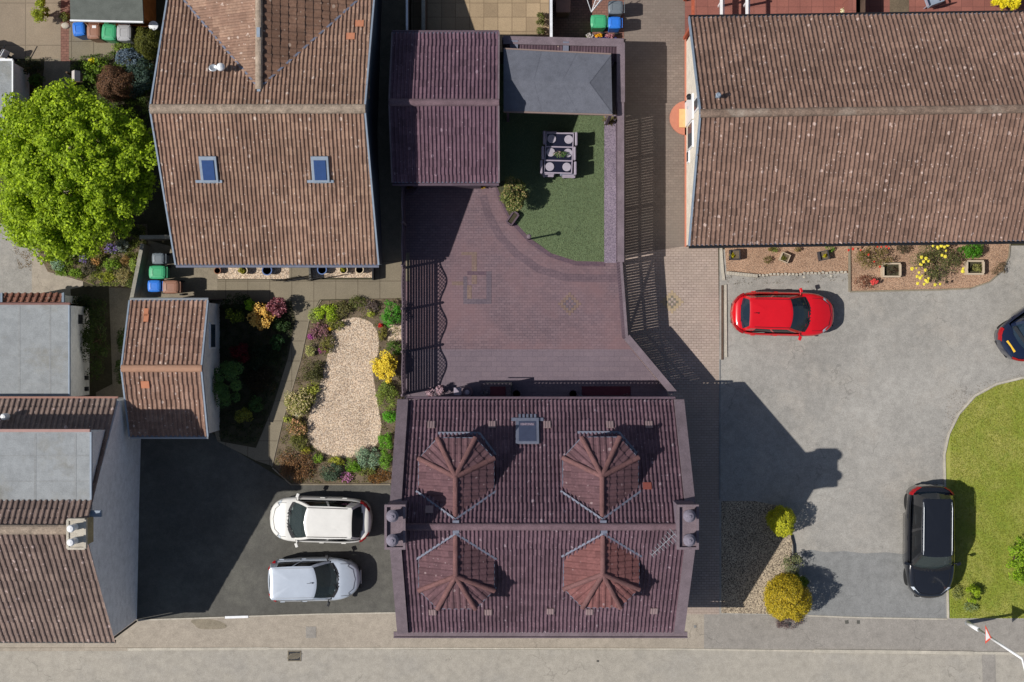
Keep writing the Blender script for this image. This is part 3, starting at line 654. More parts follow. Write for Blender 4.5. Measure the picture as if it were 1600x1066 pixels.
for px, py, s, m_ in ((694, 774, 1, 0), (1011, 761, 1, 0), (701, 700, 1, 0)):
    mb = MB(); slopebox(mb, roofpt(px, py, s), .3, .28, .02, s); mb.build("replacement_tile", M['orange_p'], t)
dn = lambda dy: Vector((0, dy, -dy * (ZR - ZE) / ((YR - YN) / 40)))
mb = MB(); c = roofpt(824, 676, 1); slopebox(mb, c, .84, 1.12, .08, 1); o = mb.build("roof_window", M['lead'], t, bevel=.01)
mb = MB(); slopebox(mb, c + dn(-.03), .62, .88, .02, 1, .13); mb.build("pane", M['skyglass2'], o)
mb = MB(); slopebox(mb, roofpt(824, 657.5, 1), 1.16, .14, .02, 1, .07)
for i in range(5): slopebox(mb, roofpt(812 + i * 6, 653, 1), .08, .2, .03, 1, .07)
mb.build("window_flashing", M['lead'], o)
mb = MB(); slopebox(mb, c + dn(.2), .5, .1, .008, 1, .152); mb.build("blind", M['lilac'], o)
# aerial on the ridge
a = thing("television_aerial", "spindly television aerial fixed by the right hand chimney", "aerial", roofpt(1050, 838, -1))
o0 = roofpt(1046, 828, -1); mb = MB(); mb.tube(o0 + Vector((.1, 0, .1)), o0 + Vector((.05, 0, 1.0)), .015); mb.build("mast", M['steel'], a)
mb = MB(); b0 = o0 + Vector((.05, 0, .95)); b1 = b0 + Vector((-.75, -.7, 0)); mb.tube(b0, b1, .012)
dd = (b1 - b0).normalized(); pp = Vector((-dd.y, dd.x, 0))
for i in range(9): q = b0.lerp(b1, i / 8); L = .1 + .14 * (1 - i / 8); mb.tube(q - pp * L, q + pp * L, .009)
mb.build("boom", M['steel'], a)

# ===== north-west gabled house =====
t, sS, sN = gable_house("house", "tall brown tiled house with two roof windows and a cross gable", 303, 603, -50, 208.5, 419.5, 2.7, 5.3, M['tile_nw'], plain("dark_grey_wall", alb(88, 94, 104), .9), M['ridge'], p=.145, inset=.12, rdx=-8.5, verge=M['leadblue'], ridge_r=.17, gut=M['lead'])
for fu, lab in ((.147, None), (.655, None)):
    pass
def on_slope(poly, px, py):
    a, b, c, d = [Vector(q) for q in poly]; n = (b - a).cross(d - a).normalized()
    o = Vector((0, 0, CAM_H)); r = P(px, py, 0) - o; k = (a - o).dot(n) / r.dot(n); return o + r * k, (n if n.z > 0 else -n), (b - a).normalized()
def slope_piece(mb, poly, px, py, w, d, h, lift=.05, rz=0):
    c, n, x = on_slope(poly, px, py); y = n.cross(x)
    m3 = Matrix((x, y, n)).transposed()
    return mb.box(c + n * (lift + h / 2), (w, d, h), 0, m3)
for px in (327, 501):
    mb = MB(); slope_piece(mb, sS, px, 263, .62, .95, .09); o = mb.build("roof_window", M['leadblue'], t, bevel=.01)
    mb = MB(); slope_piece(mb, sS, px, 264, .42, .74, .02, .15); mb.build("pane", M['skyglass'], o)
    mb = MB(); slope_piece(mb, sS, px, 282.5, .95, .1, .03, .06)
    for i in range(5): slope_piece(mb, sS, px - 8 + i * 4, 280, .06, .26, .03, .06)
    mb.build("window_flashing", M['leadblue'], o)
A = on_slope(sN, 405, 138)[0]; xg = A.x; yn_ = G(0, -60).y; zg = A.z + .03; V1 = on_slope(sN, 284, -4)[0]; V2 = on_slope(sN, 565, -4)[0]; hw = 3.7
for s, V in ((-1, V1), (1, V2)):
    dz = (zg - V.z) / abs(V.x - xg) * hw; tile_slope("gable_roof_slope", ((xg + s * hw, A.y - .1, zg - dz), (xg + s * hw, yn_, zg - dz), (xg, yn_, zg), (xg, A.y - .1, zg)), M['tile_nw'] if s < 0 else M['tile_nw_shade'], t, .29 if s > 0 else .2, .3)  # right slope gets a darker tile copy, its shade put into the colour
ridge_cap("gable_ridge", (xg, A.y - .05, zg + .02), (xg, yn_, zg + .02), .13, M['ridge'], t, lift=.03)
mb = MB()
for (x0, y0), mm in (((283, -4), 0), ((565, -4), 0)):
    c1, n1, _ = on_slope(sN, x0, y0); c0, _, _ = on_slope(sN, 405, 139); mb.bar(c0 + n1 * .04, c1 + n1 * .04, .07, .04)
mb.each("valley", M['lead'], t)
mb = MB(); mb.box((xg, yn_ - .15, 2.2), (6.2, .2, 4.4)); mb.build("gable_wall", M['harl'], t)
mb = MB()
for px, py in ((562, 38), (548, 58)): slope_piece(mb, sN, px, py, .3, .27, .02)
mb.each("replacement_tile", M['orange'], t)
mb = MB(); mb.box((xg, A.y - .05, zg + .02), (.12, .16, .1)); mb.box((xg, P(0, 52, zg).y, zg + .12), (.12, .34, .06)); mb.each("ridge_clip", M['leadblue'], t)
# twin flue / dish
c, n1, _ = on_slope(sN, 346, 111); a = thing("satellite_dish", "white satellite dish and cowl fixed on the brown roof near the cross gable", "satellite dish", c)
mb = MB(); mb.tube(c, c + Vector((0, 0, .5)), .03); mb.tube(c + Vector((0, 0, .45)), c + Vector((-.2, 0, .5)), .02); mb.build("mast", M['steel'], a)
mb = MB(); mb.lathe((c.x - .17, c.y, c.z + .45), [(.05, 0), (.14, .03), (.16, .08), (.12, .06), (0, .03)], 16, 1, .8); mb.build("dish", M['steel'], a, smooth=True)
mb = MB(); mb.lathe((c.x + .1, c.y + .02, c.z + .3), [(.06, 0), (.06, .2), (.15, .24), (.13, .33), (0, .38)], 14); mb.build("cowl", M['whitepaint'], a, smooth=True)

# ===== east bungalow =====
t, sS, sN = gable_house("bungalow", "long brown tiled bungalow with a cream gable wall, beside the forecourt", 1060, 1760, 58.4, 218.5, 392, 3.0, 5.8, M['tile_east'], M['cream'], M['ridge_e'], p=.168, inset=.2, over=(.1, 0), rot=-10, verge=M['leadblue'], ridge_r=.15, cat="bungalow", gut=M['black'])
c, n1, _ = on_slope(sN, 1120, 152); mb = MB(); mb.tube(c, c + Vector((0, 0, .35)), .06); mb.lathe((c.x, c.y, c.z + .3), [(.09, 0), (.1, .1), (.06, .16), (.05, .14)], 12); tag(mb.build("flue_pipe", M['leadblue'], t), "short pale flue with a cowl")
xw = G(1072, 0).x
mb = MB(); mb.box((xw - .03, G(0, 222).y, .05), (.06, 8.2, .1)); mb.build("plinth", M['terracotta'], t)
mb = MB(); mb.box((xw - .03, G(0, 181).y, 1.05), (.06, .95, 2.05)); o = mb.build("door", M['whitepaint'], t); 
mb = MB(); mb.box((xw - .07, G(0, 176).y, 1.0), (.03, .1, .03)); mb.build("handle", M['steel'], o)
for y, h0, h1, w in ((222, .9, 2.1, 1.0), (186, 2.6, 3.6, .5), (250, .6, 1.1, .5)):
    mb = MB(); mb.box((xw - .03, G(0, y).y, (h0 + h1) / 2), (.06, w, h1 - h0)); o = mb.build("window", M['whitepaint'], t)
    mb = MB(); mb.box((xw - .062, G(0, y).y, (h0 + h1) / 2), (.02, w - .14, h1 - h0 - .14)); mb.build("pane", M['glass'], o)
a = thing("wall_lamp", "black lantern on the cream wall above the terracotta step", "lamp", (xw, G(0, 165).y, 1.7)); mb = MB(); mb.box((xw - .12, G(0, 165).y, 1.7), (.14, .16, .2)); mb.lathe((xw - .12, G(0, 165).y, 1.8), [(.12, 0), (.03, .08), (0, .1)], 8); mb.build("lantern", M['black'], a)
mb = MB(); mb.tube((xw, G(0, 165).y, 1.75), (xw - .1, G(0, 165).y, 1.75), .015); mb.build("bracket", M['black'], a)
pts = [(1073, 158)] + [(1073 - 27 * math.sin(math.pi * i / 14), 185 - 27 * math.cos(math.pi * i / 14)) for i in range(15)] + [(1073, 212)]
mb = MB(); mb.prism([G(*p) for p in pts], 0, .1); o = mb.build("doorstep", M['terracotta'], bevel=.01); tag(o, "half round terracotta doorstep against the cream gable wall", "doorstep")
mb = MB(); mb.box((*G(1066, 186)[:2], .14), (.28, .72, .12)); tag(mb.build("step_block", M['ochre'], bevel=.01), "yellow ochre step block on the half round terracotta doorstep", "step")

# ===== south-west pitched garage =====
t, sS, sN = gable_house("garage", "small brown tiled garage with a white wall and three orange tiles", 229, 346, 473, 573, 674.5, 2.2, 3.2, M['tile_gar'], M['white'], plain("tan_ridge", alb(172, 132, 108), .85), p=.175, inset=.06, verge=M['leadblue'], ridge_r=.14, cat="garage", gut=M['steel'])
mb = MB(); slope_piece(mb, sN, 229, 489, .17, .3, .03); slope_piece(mb, sN, 229, 498, .18, .3, .03); slope_piece(mb, sS, 227.5, 600, .3, .28, .03); mb.each("replacement_tile", M['orange'], t)
xw = G(344.2, 0).x; mb = MB(); mb.box((xw, G(0, 525).y, 1.4), (.08, 1.0, .8)); o = mb.build("window", M['whitepaint'], t); mb = MB(); mb.box((xw + .045, G(0, 525).y, 1.4), (.02, .86, .66)); mb.build("pane", M['glass'], o)

# ===== tenement with flat roofed dormers =====
ZE2, ZR2 = 3.0, 6.4; t = thing("house", "long house with grey flat roofed dormer and bare grey gable wall", "house", (*G(0, 790)[:2], 0))
x0, x1 = -260, 221
f2 = (G(x0, 974, ZE2), G(x1 - 3, 974, ZE2), G(x1 - 3, 790, ZR2), G(x0, 790, ZR2)); r2 = (G(x1 - 1, 619, ZE2), G(x0, 619, ZE2), G(x0, 790, ZR2), G(x1 - 1, 790, ZR2))
tile_slope("roof_slope", f2, M['tile_ten'], t, .195, .36); tile_slope("roof_slope", r2, M['tile_ten'], t, .195, .36)
ridge_cap("ridge", G(x0, 790, ZR2), G(200, 790, ZR2), .17, M['ridge'], t, lift=.03)
mb = MB(); a = G(x1 + 1, 621); b = G(x0, 621); c = G(x0, 967.5); d = G(214, 967.5); m1 = G(217.5, 790); m2 = G(x0, 790)
mb.add([(a.x, a.y, 0), (b.x, b.y, 0), (c.x, c.y, 0), (d.x, d.y, 0), (m1.x, m1.y, 0), (a.x, a.y, 2.95), (b.x, b.y, 2.95), (c.x, c.y, 3.0), (d.x, d.y, 3.0), (m1.x, m1.y, 6.33), (m2.x, m2.y, 6.3)],
       [(0, 1, 6, 5), (2, 3, 8, 7), (3, 4, 9, 8), (4, 0, 5, 9), (5, 6, 10, 9), (9, 10, 7, 8), (1, 2, 7, 10, 6)]); mb.build("wall", M['harl'], t)
mb = MB(); a, b = G(x0, 661), G(211, 772); xe = G(213.5, 0).x
mb.box(((a.x + xe) / 2, (a.y + b.y) / 2, 4.7), (xe - a.x, a.y - b.y, 1.9)); o = mb.build("flat_dormer", M['harl'], t)
mb = MB(); mb.box(((a.x + xe) / 2, (a.y + b.y) / 2, 5.68), (xe - a.x + .14, a.y - b.y + .1, .06)); mb.build("felt_roof", M['felt'], o)
mb = MB()
for xq in (55, 118): q_ = P(xq, 740, 5.71); mb.bar((q_.x, a.y, 5.712), (q_.x, b.y + .05, 5.712), .07, .006)
for yq in (712, 752, 782): q_ = P(60, yq, 5.71); mb.bar((a.x, q_.y, 5.713), (xe, q_.y, 5.713), .03, .006)
mb.each("felt_seam", M['feltseam'], o)
mb = MB(); mb.bar((xe + .09, a.y + .05, 5.69), (xe + .09, b.y, 5.69), .06, .1); mb.build("edge_trim", M['leadblue'], o)
mb = MB(); mb.bar((a.x, a.y + .1, 5.66), (xe + .05, a.y + .1, 5.66), .1, .12); mb.build("fascia", plain("pinkish_fascia", alb(170, 134, 126), .7), o)
mb = MB(); mb.box((*P(142, 803, 5.9)[:2], 5.82), (.7, .22, .12)); mb.build("flashing", M['leadblue'], o)
mb = MB()
for i in range(5):
    q = P(2 + i * 18 + random.uniform(-4, 4), 800 + random.uniform(-2, 2), 5.75); mb.box((q.x, q.y, 5.74), (.16, .1, .03), random.uniform(0, 3))
mb.each("slipped_tile", M['hip'], o)
q0, q1 = P(106, 857, 6.9), P(133, 812, 6.9); cx, cy = (q0.x + q1.x) / 2, (q0.y + q1.y) / 2; w, d = q1.x - q0.x, q1.y - q0.y
mb = MB(); mb.box((cx - .03, cy, 6.25), (w - .16, d - .08, 1.1)); c_ = mb.build("chimney", grainy("tan_stone", alb(170, 154, 118), .15, 3, 30), t)
mb = MB(); mb.box((cx, cy, 6.85), (w - .1, d - .1, .1))
for (ox, oy, ww, dd) in ((0, d / 2, w, .08), (0, -d / 2, w, .08), (w / 2, 0, .08, d), (-w / 2, 0, .08, d)): mb.box((cx + ox, cy + oy, 6.86), (ww + .004 * (ox == 0), dd, .17 + .006 * (ox == 0)))
mb.build("chimney_coping", M['kerbstone'], c_)
for oy in (-.22, .24):
    mb = MB(); mb.lathe((cx - .05, cy + oy, 6.88), [(.12, 0), (.1, .4), (.13, .45), (.1, .5), (0, .53)], 16); mb.build("chimney_pot", M['whitepaint'], c_)
mb = MB(); mb.bar(G(x0, 975, 2.92), G(217, 975, 2.92), .1, .1); mb.build("gutter", M['black'], t)
mb = MB(); mb.tube((*G(214, 970)[:2], .1), (*G(214, 970)[:2], 2.9), .04); mb.build("downpipe", M['black'], t)
mb = MB(); mb.bar(G(x0, 616, 2.95), G(x1, 616, 2.95), .08, .12); mb.build("gutter", plain("pink_gutter", alb(150, 110, 96), .7), t)
a, b = P(2, 652, 4.2), None; mb = MB(); mb.lathe((a.x, a.y, 3.7), [(.12, 0), (.12, .3), (.08, .36), (0, .38)], 14); mb.build("soil_vent", M['whitepaint'], t)
# flat extension
t = thing("flat_roof_extension", "flat grey felt roofed extension with white walls behind the long house", "extension", (*G(60, 560)[:2], 0))
a, b = G(-260, 480), G(140, 617)
mb = MB(); mb.box(((a.x + b.x) / 2, (a.y + b.y) / 2, 1.2), (b.x - a.x, a.y - b.y, 2.4)); mb.build("wall", M['white'], t)
mb = MB(); mb.box(((a.x + b.x) / 2, (a.y + b.y) / 2 - .08, 2.46), (b.x - a.x + .12, a.y - b.y + .2, .1)); mb.build("felt_roof", M['felt'], t)
mb = MB()
for xq in (30, 78): q_ = P(xq, 550, 2.51); mb.bar((q_.x, a.y, 2.512), (q_.x, b.y, 2.512), .07, .006)
for yq in (555, 600): q_ = P(60, yq, 2.51); mb.bar((a.x, q_.y, 2.513), (b.x, q_.y, 2.513), .03, .006)
mb.each("felt_seam", M['feltseam'], t)
mb = MB(); mb.bar((b.x + .07, a.y, 2.48), (b.x + .07, b.y, 2.48), .05, .14); mb.build("edge_trim", M['leadblue'], t)
mb = MB(); mb.bar((a.x, a.y + .06, 2.47), (b.x + .1, a.y + .06, 2.47), .08, .14); mb.build("fascia", plain("maroon_fascia", alb(122, 84, 76), .7), t)
for y in (500, 590, 607): 
    mb = MB(); mb.box((b.x + .04, G(0, y).y, 1.2 if y == 500 else .5), (.12, .35 if y == 500 else .16, .22)); mb.build("wall_vent", M['black'], t)
t = thing("tiled_porch", "narrow strip of red brown tiles before the grey flat roof", "porch", (*G(50, 466)[:2], 0))
tile_slope("roof_slope", (G(92, 461, 1.95), G(-40, 461, 1.95), G(-40, 477, 2.3), G(135, 477, 2.3))[:0] or (P(97, 459, 1.95), P(5, 459, 1.95), P(5, 474, 2.35), P(97, 474, 2.35)), tiles("red_brown_tiles", alb(150, 104, 88), alb(160, 112, 94), .3), t, .24, .22)
mb = MB()
for x in (3, 99): mb.bar(P(x, 459, 1.99), P(x, 474, 2.39), .09, .1)
mb.each("verge", M['leadblue'], t)
mb = MB(); a, b = P(6, 461, 1.9), P(96, 473, 1.9); mb.box(((a.x + b.x) / 2, (a.y + b.y) / 2, .9), (b.x - a.x, a.y - b.y, 1.8)); mb.build("wall", M['white'], t)

# ===== plum garage =====
t, sS, sN = gable_house("garage", "plum tiled pitched garage beside the grey canopy", 622, 780.5, 75, 187, 297, 2.4, 3.6, M['tile_plum2'], M['plumwall'], M['ridge_pl'], p=.145, inset=.1, verge=M['coping'], ridge_r=.14, cat="garage", gut=M['fenceplum'])
mb = MB(); mb.box((*G(700, 294.6)[:2], 1.1), (2.6, .05, 2.0)); mb.build("door", M['fenceplum'], t)

# ===== sheds to the north west =====
t = thing("shed", "orange timber shed with a dark green felt roof, behind the wheelie bins", "shed", (*G(168, 0)[:2], 0))
a, b = G(140, -120), G(243, 42); cx, cy = (a.x + b.x) / 2, (a.y + b.y) / 2
mb = MB(); mb.box((cx + .02, cy, 1.05), (b.x - a.x, a.y - b.y, 2.1)); mb.build("wall", M['orangewood'], t)
mb = MB(); p4 = [P(106, -130, 2.2), P(216, -130, 2.2), P(224, 33, 2.2), P(110, 31, 2.2)]; mb.prism(p4, 2.12, 2.2); mb.build("felt_roof", M['feltdark'], t)
mb = MB(); mb.bar(P(110, 32.5, 2.15), P(224, 35, 2.15), .06, .12); mb.build("fascia", M['whitepaint'], t)
t = thing("outbuilding", "small grey flat roofed outbuilding with grey wall, left of the tree", "outbuilding", (*G(0, 130)[:2], 0))
mb = MB(); a, b = G(-200, 112), G(46, 240); mb.box(((a.x + b.x) / 2, (a.y + b.y) / 2, 1.2), (b.x - a.x, a.y - b.y, 2.4)); mb.build("wall", M['harl'], t)
mb = MB(); q = P(20, 94, 2.5); b2 = P(20, 300, 2.5); mb.prism([(-27, q.y), (q.x, q.y), (b2.x, G(0, 240).y), (-27, G(0, 240).y)], 2.42, 2.5); mb.build("felt_roof", M['felt'], t)
mb = MB(); mb.bar((-27, q.y, 2.5), (q.x, q.y, 2.5), .08, .1); mb.bar((q.x, q.y, 2.49), (q.x, b2.y, 2.49), .05, .1); mb.build("edge_trim", M['whitepaint'], t)
# ---------------- fences and walls ----------------
def slatfence(label, pts, h, m, solid=None, cap=(.25, .05), gap=.012, pitch=.107, band=.34, post=1.9, rail=True, brace=False, name="slatted_fence"):
    p = [G(*q) for q in pts]; t = thing(name, label, "fence", (p[0].x, p[0].y, 0))
    for i, (a, b) in enumerate(zip(p, p[1:])):
        d = (b - a).normalized(); L = (b - a).length; nrm = Vector((-d.y, d.x, 0)); sol = solid and solid[i]
        mb = MB()
        if sol: mb.bar(a + Vector((0, 0, h / 2)), b + Vector((0, 0, h / 2)), .06, h)
        else:
            k = int(L / pitch)
            for j in range(k):
                c = a + d * (j + .5) * pitch; mb.box((c.x, c.y, (h - band) / 2 + .03), (pitch - gap - (j % 3) * .003, .022, h - band), math.atan2(d.y, d.x))
            mb.bar(a + Vector((0, 0, h - band / 2)), b + Vector((0, 0, h - band / 2)), .05, band)
        mb.build("board_panel", m, t)
        mb = MB(); mb.bar(a - d * .0 + Vector((0, 0, h + cap[1] / 2)), b + d * cap[0] * .35 + Vector((0, 0, h + cap[1] / 2 + i * .003)), cap[0], cap[1]); mb.build("cap_rail", M['coping'], t)
        if not sol:
            mb = MB()
            for z in (.3, h * .5): mb.bar(a + nrm * .04 + Vector((0, 0, z)), b + nrm * .04 + Vector((0, 0, z)), .04, .1)
            if brace:
                n = max(1, round(L / 1.9))
                for j in range(n):
                    s0, s1 = L * j / n, L * (j + 1) / n; z0, z1 = (.2, h - .4) if j % 2 else (h - .4, .2)
                    mb.bar(a + d * s0 + nrm * .045 + Vector((0, 0, z0)), a + d * s1 + nrm * .045 + Vector((0, 0, z1)), .04, .09, up=nrm)
            mb.build("rail", m, t)
        n = max(1, round(L / post))
        for j in range(n + (i == len(p) - 2)):
            c = a + d * (L * j / n) + nrm * .06; mb = MB(); mb.box((c.x, c.y, h / 2), (.1, .1, h - .02), math.atan2(d.y, d.x)); mb.build("post", m, t)
    return t
slatfence("plum slatted timber fence with a broad cap, between the lawn and the driveway", [(963, 172), (963, 411)], 2.0, M['fenceplum'])
slatfence("narrow braced timber fence between the plum courtyard and the pink driveway", [(963.5, 414), (972, 526)], 2.0, M['fenceplum'], cap=(.1, .04), brace=True)
slatfence("diagonal timber fence running to the rear corner of the plum house", [(972, 527), (1040, 608)], 2.0, M['fenceplum'], cap=(.26, .05), brace=True)
slatfence("solid corner wall with broad mauve coping round the grey canopy", [(787, 82), (963, 86), (963, 171)], 2.0, M['plumwall'], solid=(1, 1), cap=(.3, .08), name="garden_wall")
# lattice topped fence on the left boundary
t = thing("lattice_fence", "plum fence with a wavy lattice top, between the flower garden and the courtyard", "fence", (*G(634, 450)[:2], 0))
xf = G(634, 0).x; ya, yb = G(0, 298).y, G(0, 615).y; bay = 65.5 / 40
mb = MB()
for k in range(11): z = .08 + k * .118; mb.box((xf, (ya + yb) / 2, z + .04), (.016, ya - yb, .084 if k % 3 else .078))
mb.build("board_panel", M['fenceplum'], t)
mb = MB(); mb.box((xf, (ya + yb) / 2, 1.36), (.07, ya - yb, .04)); mb.build("rail", M['fenceplum'], t)
n = int((ya - yb) / bay) + 1
wave = lambda y: 1.52 + .3 * (.5 - .5 * math.cos(2 * math.pi * ((y - yb) / bay)))
for k in range(n):
    y0 = yb + k * bay
    if y0 > ya: break
    y1 = min(ya, y0 + bay); mb = MB(); c = .15; lo, hi = y0 + .05, y1 - .02
    s_ = lo - .6
    while s_ < hi:
        for dr in (1, -1):
            b0 = s_ if dr > 0 else s_ + .6; tt = 0; seg = []
            while tt < .6:
                y = b0 + dr * tt; z = 1.38 + tt
                if lo < y < hi and z < wave(y): seg.append((y, z))
                elif seg: break
                tt += .02
            if len(seg) > 1: mb.bar((xf + .008 * dr, seg[0][0], seg[0][1]), (xf + .008 * dr, seg[-1][0], seg[-1][1]), .028, .01, up=(1, 0, 0))
        s_ += c
    if mb.v: mb.build("lattice", M['fenceplum'], t)
    mb = MB(); q = [(y0 + .03) + (y1 - y0 - .05) * i / 14 for i in range(15)]
    for u_, v_ in zip(q, q[1:]): mb.bar((xf, u_, wave(u_)), (xf, v_ + .01, wave(v_)), .04, .04)
    mb.build("curved_rail", M['coping'], t)
    mb = MB(); mb.box((xf, y0, .8), (.09, .09, 1.62)); mb.lathe((xf, y0, 1.61), [(.06, 0), (.05, .05), (0, .09)], 8); mb.build("post", M['coping'], t)
def plainwall(name, label, pts, h, w, m, cat="wall", capm=None):
    p = [G(*q) for q in pts]; t = thing(name, label, cat, (p[0].x, p[0].y, 0)); mb = MB(); cp = MB()
    for a, b in zip(p, p[1:]):
        mb.bar(a + Vector((0, 0, h / 2)), b + Vector((0, 0, h / 2)), w, h)
        if capm: cp.bar(a + Vector((0, 0, h + .02)), b + Vector((0, 0, h + .02)), w + .04, .04)
    mb.build("panel", m, t)
    if capm: cp.build("coping", capm, t)
    return t
wallcap = grainy("grey_wall_cap", alb(150, 146, 134), .15, 2, 30)
plainwall("garden_wall", "thin slanting concrete wall left of the four wheelie bins", [(233, 384), (216, 470)], .9, .1, M['concrete'], capm=wallcap)
plainwall("garden_wall", "low wall behind the bins at the corner of the brown house", [(230, 374), (312, 373)], 1.0, .1, M['concrete'], capm=wallcap)
plainwall("fence_panel", "low plank fence on the north side of the white walled garage", [(300, 470), (352, 468)], .5, .04, M['fencewood'], "fence")
plainwall("timber_fence", "grey timber fence left of the stone patio at the top", [(641, -200), (642, 72)], 1.8, .04, M['fencewood'], "fence", capm=M['harl'])
plainwall("garden_wall", "dark low wall left of the stone patio, right of the timber fence", [(665, -200), (665, 72)], 1.2, .1, M['fencewood'], capm=wallcap)
plainwall("timber_fence", "grey topped timber fence between the stone patio and the red yard", [(858, -200), (859, 78)], 1.8, .06, M['fencewood'], "fence", capm=M['harl'])
t = thing("pergola", "red brown timber pergola at the corner of the bungalow", "pergola", (*G(1071, 0)[:2], 0))
xp = G(1070, 0).x; ye = G(0, 62).y
for y in (60, 0, -60):
    mb = MB(); mb.box((xp, G(0, y).y, 1.1), (.12, .12, 2.2)); mb.build("post", M['redwood'], t)
mb = MB(); mb.box((xp, (ye + G(0, -120).y) / 2, 2.25), (.1, G(0, -120).y - ye, .18)); mb.build("beam", M['redwood'], t)
for i in range(7):
    y = 10 - i * 16; mb = MB(); mb.box((xp + .95, G(0, y).y, 2.3), (1.8, .07, .12)); mb.build("rafter", M['redwood'], t)
# posts and wires over the red yard
plainwall("brick_wall", "red wall dividing the two yards north of the bungalow", [(1322, -100), (1322, 40)], .9, .3, M['redslab'])
plainwall("slatted_screen", "dark thin screen casting stripes on the yard north of the bungalow", [(1338, -100), (1338, 40)], 1.2, .04, M['fencewood'], "fence")

# ---------------- grey canopy, dining set ----------------
t = thing("canopy", "grey hipped canvas canopy inside the corner wall", "canopy", (*G(868, 150)[:2], 0))
a, b, c, d = G(787.6, 191, 2.5), G(949, 196, 2.5), G(947, 108, 2.5), G(787.6, 100, 2.5); h1, h0 = G(914, 152, 2.78), G(787.6, 147, 2.78)
mb = MB(); mb.quad(a, b, h1, h0); mb.quad(b, c, h1); mb.quad(c, d, h0, h1); mb.quad(d, a, h0)
for p_, q_ in ((a, b), (b, c), (c, d), (d, a)): mb.quad(p_ + Vector((0, 0, -.1)), q_ + Vector((0, 0, -.1)), q_, p_)
mb.build("canvas", M['canvas'], t)
mb = MB()
for f in (.35, .68):
    for s0, s1 in ((a.lerp(b, f), h0.lerp(h1, f)), (d.lerp(c, f), h0.lerp(h1, f))): mb.bar(s0 + Vector((0, 0, .0)), s1 + Vector((0, 0, .0)), .02, .012)
mb.bar(b, h1, .03, .02); mb.bar(c, h1, .03, .02); mb.bar(h0, h1, .03, .016); mb.build("seam", M['canvas'], t)
mb = MB()
for p_, q_ in ((a, b), (d, c)): mb.bar(p_ + Vector((0, (-.03 if p_ is a else .03), -.06)), q_ + Vector((0, (-.03 if p_ is a else .03), -.06)), .05, .12)
mb.each("timber_edge", plain("tan_timber", alb(136, 116, 108), .8), t)
for q_ in (a, b, c, d):
    mb = MB(); cc = q_.lerp(h1, .05); mb.box((cc.x, cc.y, 1.22), (.1, .1, 2.4)); mb.build("post", M['fenceplum'], t)
t = thing("lean_to", "narrow mauve tiled lean-to roof between the canopy and the wall", "lean-to", (*G(875, 95)[:2], 0))
tl = (G(790, 108, 1.75), G(958, 112, 1.75), G(958, 89, 1.98), G(790, 86, 1.98)); tile_slope("roof_slope", tl, tiles("mauve_tiles", alb(98, 78, 88), alb(104, 84, 94), .1), t, .11, .3, h=.02)
mb = MB(); slope_piece(mb, tl, 803, 71, .3, .4, .03); slope_piece(mb, tl, 884, 73, .22, .4, .03); mb.each("light_panel", M['lead'], t)
mb = MB(); mb.box((*G(874, 100)[:2], .85), (4.1, .4, 1.7)); mb.build("wall", M['plumwall'], t)

# dining set
tw = thing("dining_table", "dark glass topped garden table with pale frame on the lawn", "table", (*G(871, 247)[:2], 0))
def Dp(px, py, z): return P(px, py, z)
cn = [Dp(854, 208, .74), Dp(896, 209, .74), Dp(893, 271, .74), Dp(850, 270, .74)]
mb = MB(); mb.prism(cn, .7, .725); mb.build("tabletop", M['tableglass'], tw)
mb = MB()
lr = lambda f, g_: cn[0].lerp(cn[3], f).lerp(cn[1].lerp(cn[2], f), g_)
for f in (0, .345, .69, 1): mb.bar(lr(f, 0) + Vector((0, 0, .0)), lr(f, 1), .05, .05 + f * .004)
for g_ in (0, 1): mb.bar(lr(0, g_) + Vector((0, 0, .004)), lr(1, g_) + Vector((0, 0, .004)), .04, .05)
mb.build("frame", M['frame'], tw)
for f in (.03, .97):
    for g_ in (.05, .95):
        q = lr(f, g_); mb = MB(); mb.box((q.x, q.y, .35), (.06, .06, .7)); mb.build("leg", M['frame'], tw)
def chair(px, py, side, label, dark=False):
    q = P(px, py, .8); t = thing("garden_chair", label, "chair", (q.x, q.y, 0), group="garden chairs round the glass table")
    s = side; m_ = M['frame']
    mb = MB(); mb.box((q.x - s * .3, q.y, .42), (.55, .5, .1)); mb.build("seat", M['seatdark'] if dark else M['lead'], t, bevel=.02)
    mb = MB(); mb.box((q.x, q.y, .66), (.1, .52, .42)); mb.build("backrest", m_, t, bevel=.04)
    for sy in (-1, 1):
        mb = MB(); mb.box((q.x - s * .27, q.y + sy * .25, .58), (.44, .05, .05)); mb.build("armrest", m_, t)
        for sx in (.05, .5):
            mb = MB(); mb.box((q.x - s * sx, q.y + sy * .23, .2), (.045, .045, .4)); mb.build("leg", m_, t)
for px, py, s, lab in ((850.5, 215, -1, "pale chair at the shaded upper left of the glass table"), (848, 239, -1, "chair at the middle left of the glass table"), (846, 261, -1, "pale chair at the lower left corner of the glass table"),
                  (900.5, 217, 1, "pale chair at the upper right of the glass table"), (898, 240, 1, "narrow backed chair at the middle right of the glass table"), (899, 263, 1, "pale chair at the lower right corner of the glass table")):
    chair(px, py, s, lab)
def bench(px, py, w, lab):
    q = P(px, py, .5); t = thing("garden_stool", lab, "stool", (q.x, q.y, 0)); mb = MB(); mb.box((q.x, q.y, .4), (w, .14, .08)); mb.build("seat", M['frame'], t, bevel=.02)
    for sx in (-1, 1): mb = MB(); mb.box((q.x + sx * (w / 2 - .06), q.y, .18), (.05, .12, .36)); mb.build("leg", M['frame'], t)
bench(857, 273.5, .42, "low pale seat at the bottom end of the table, on the left"); bench(889, 275, .5, "low pale seat at the bottom end of the table, on the right")
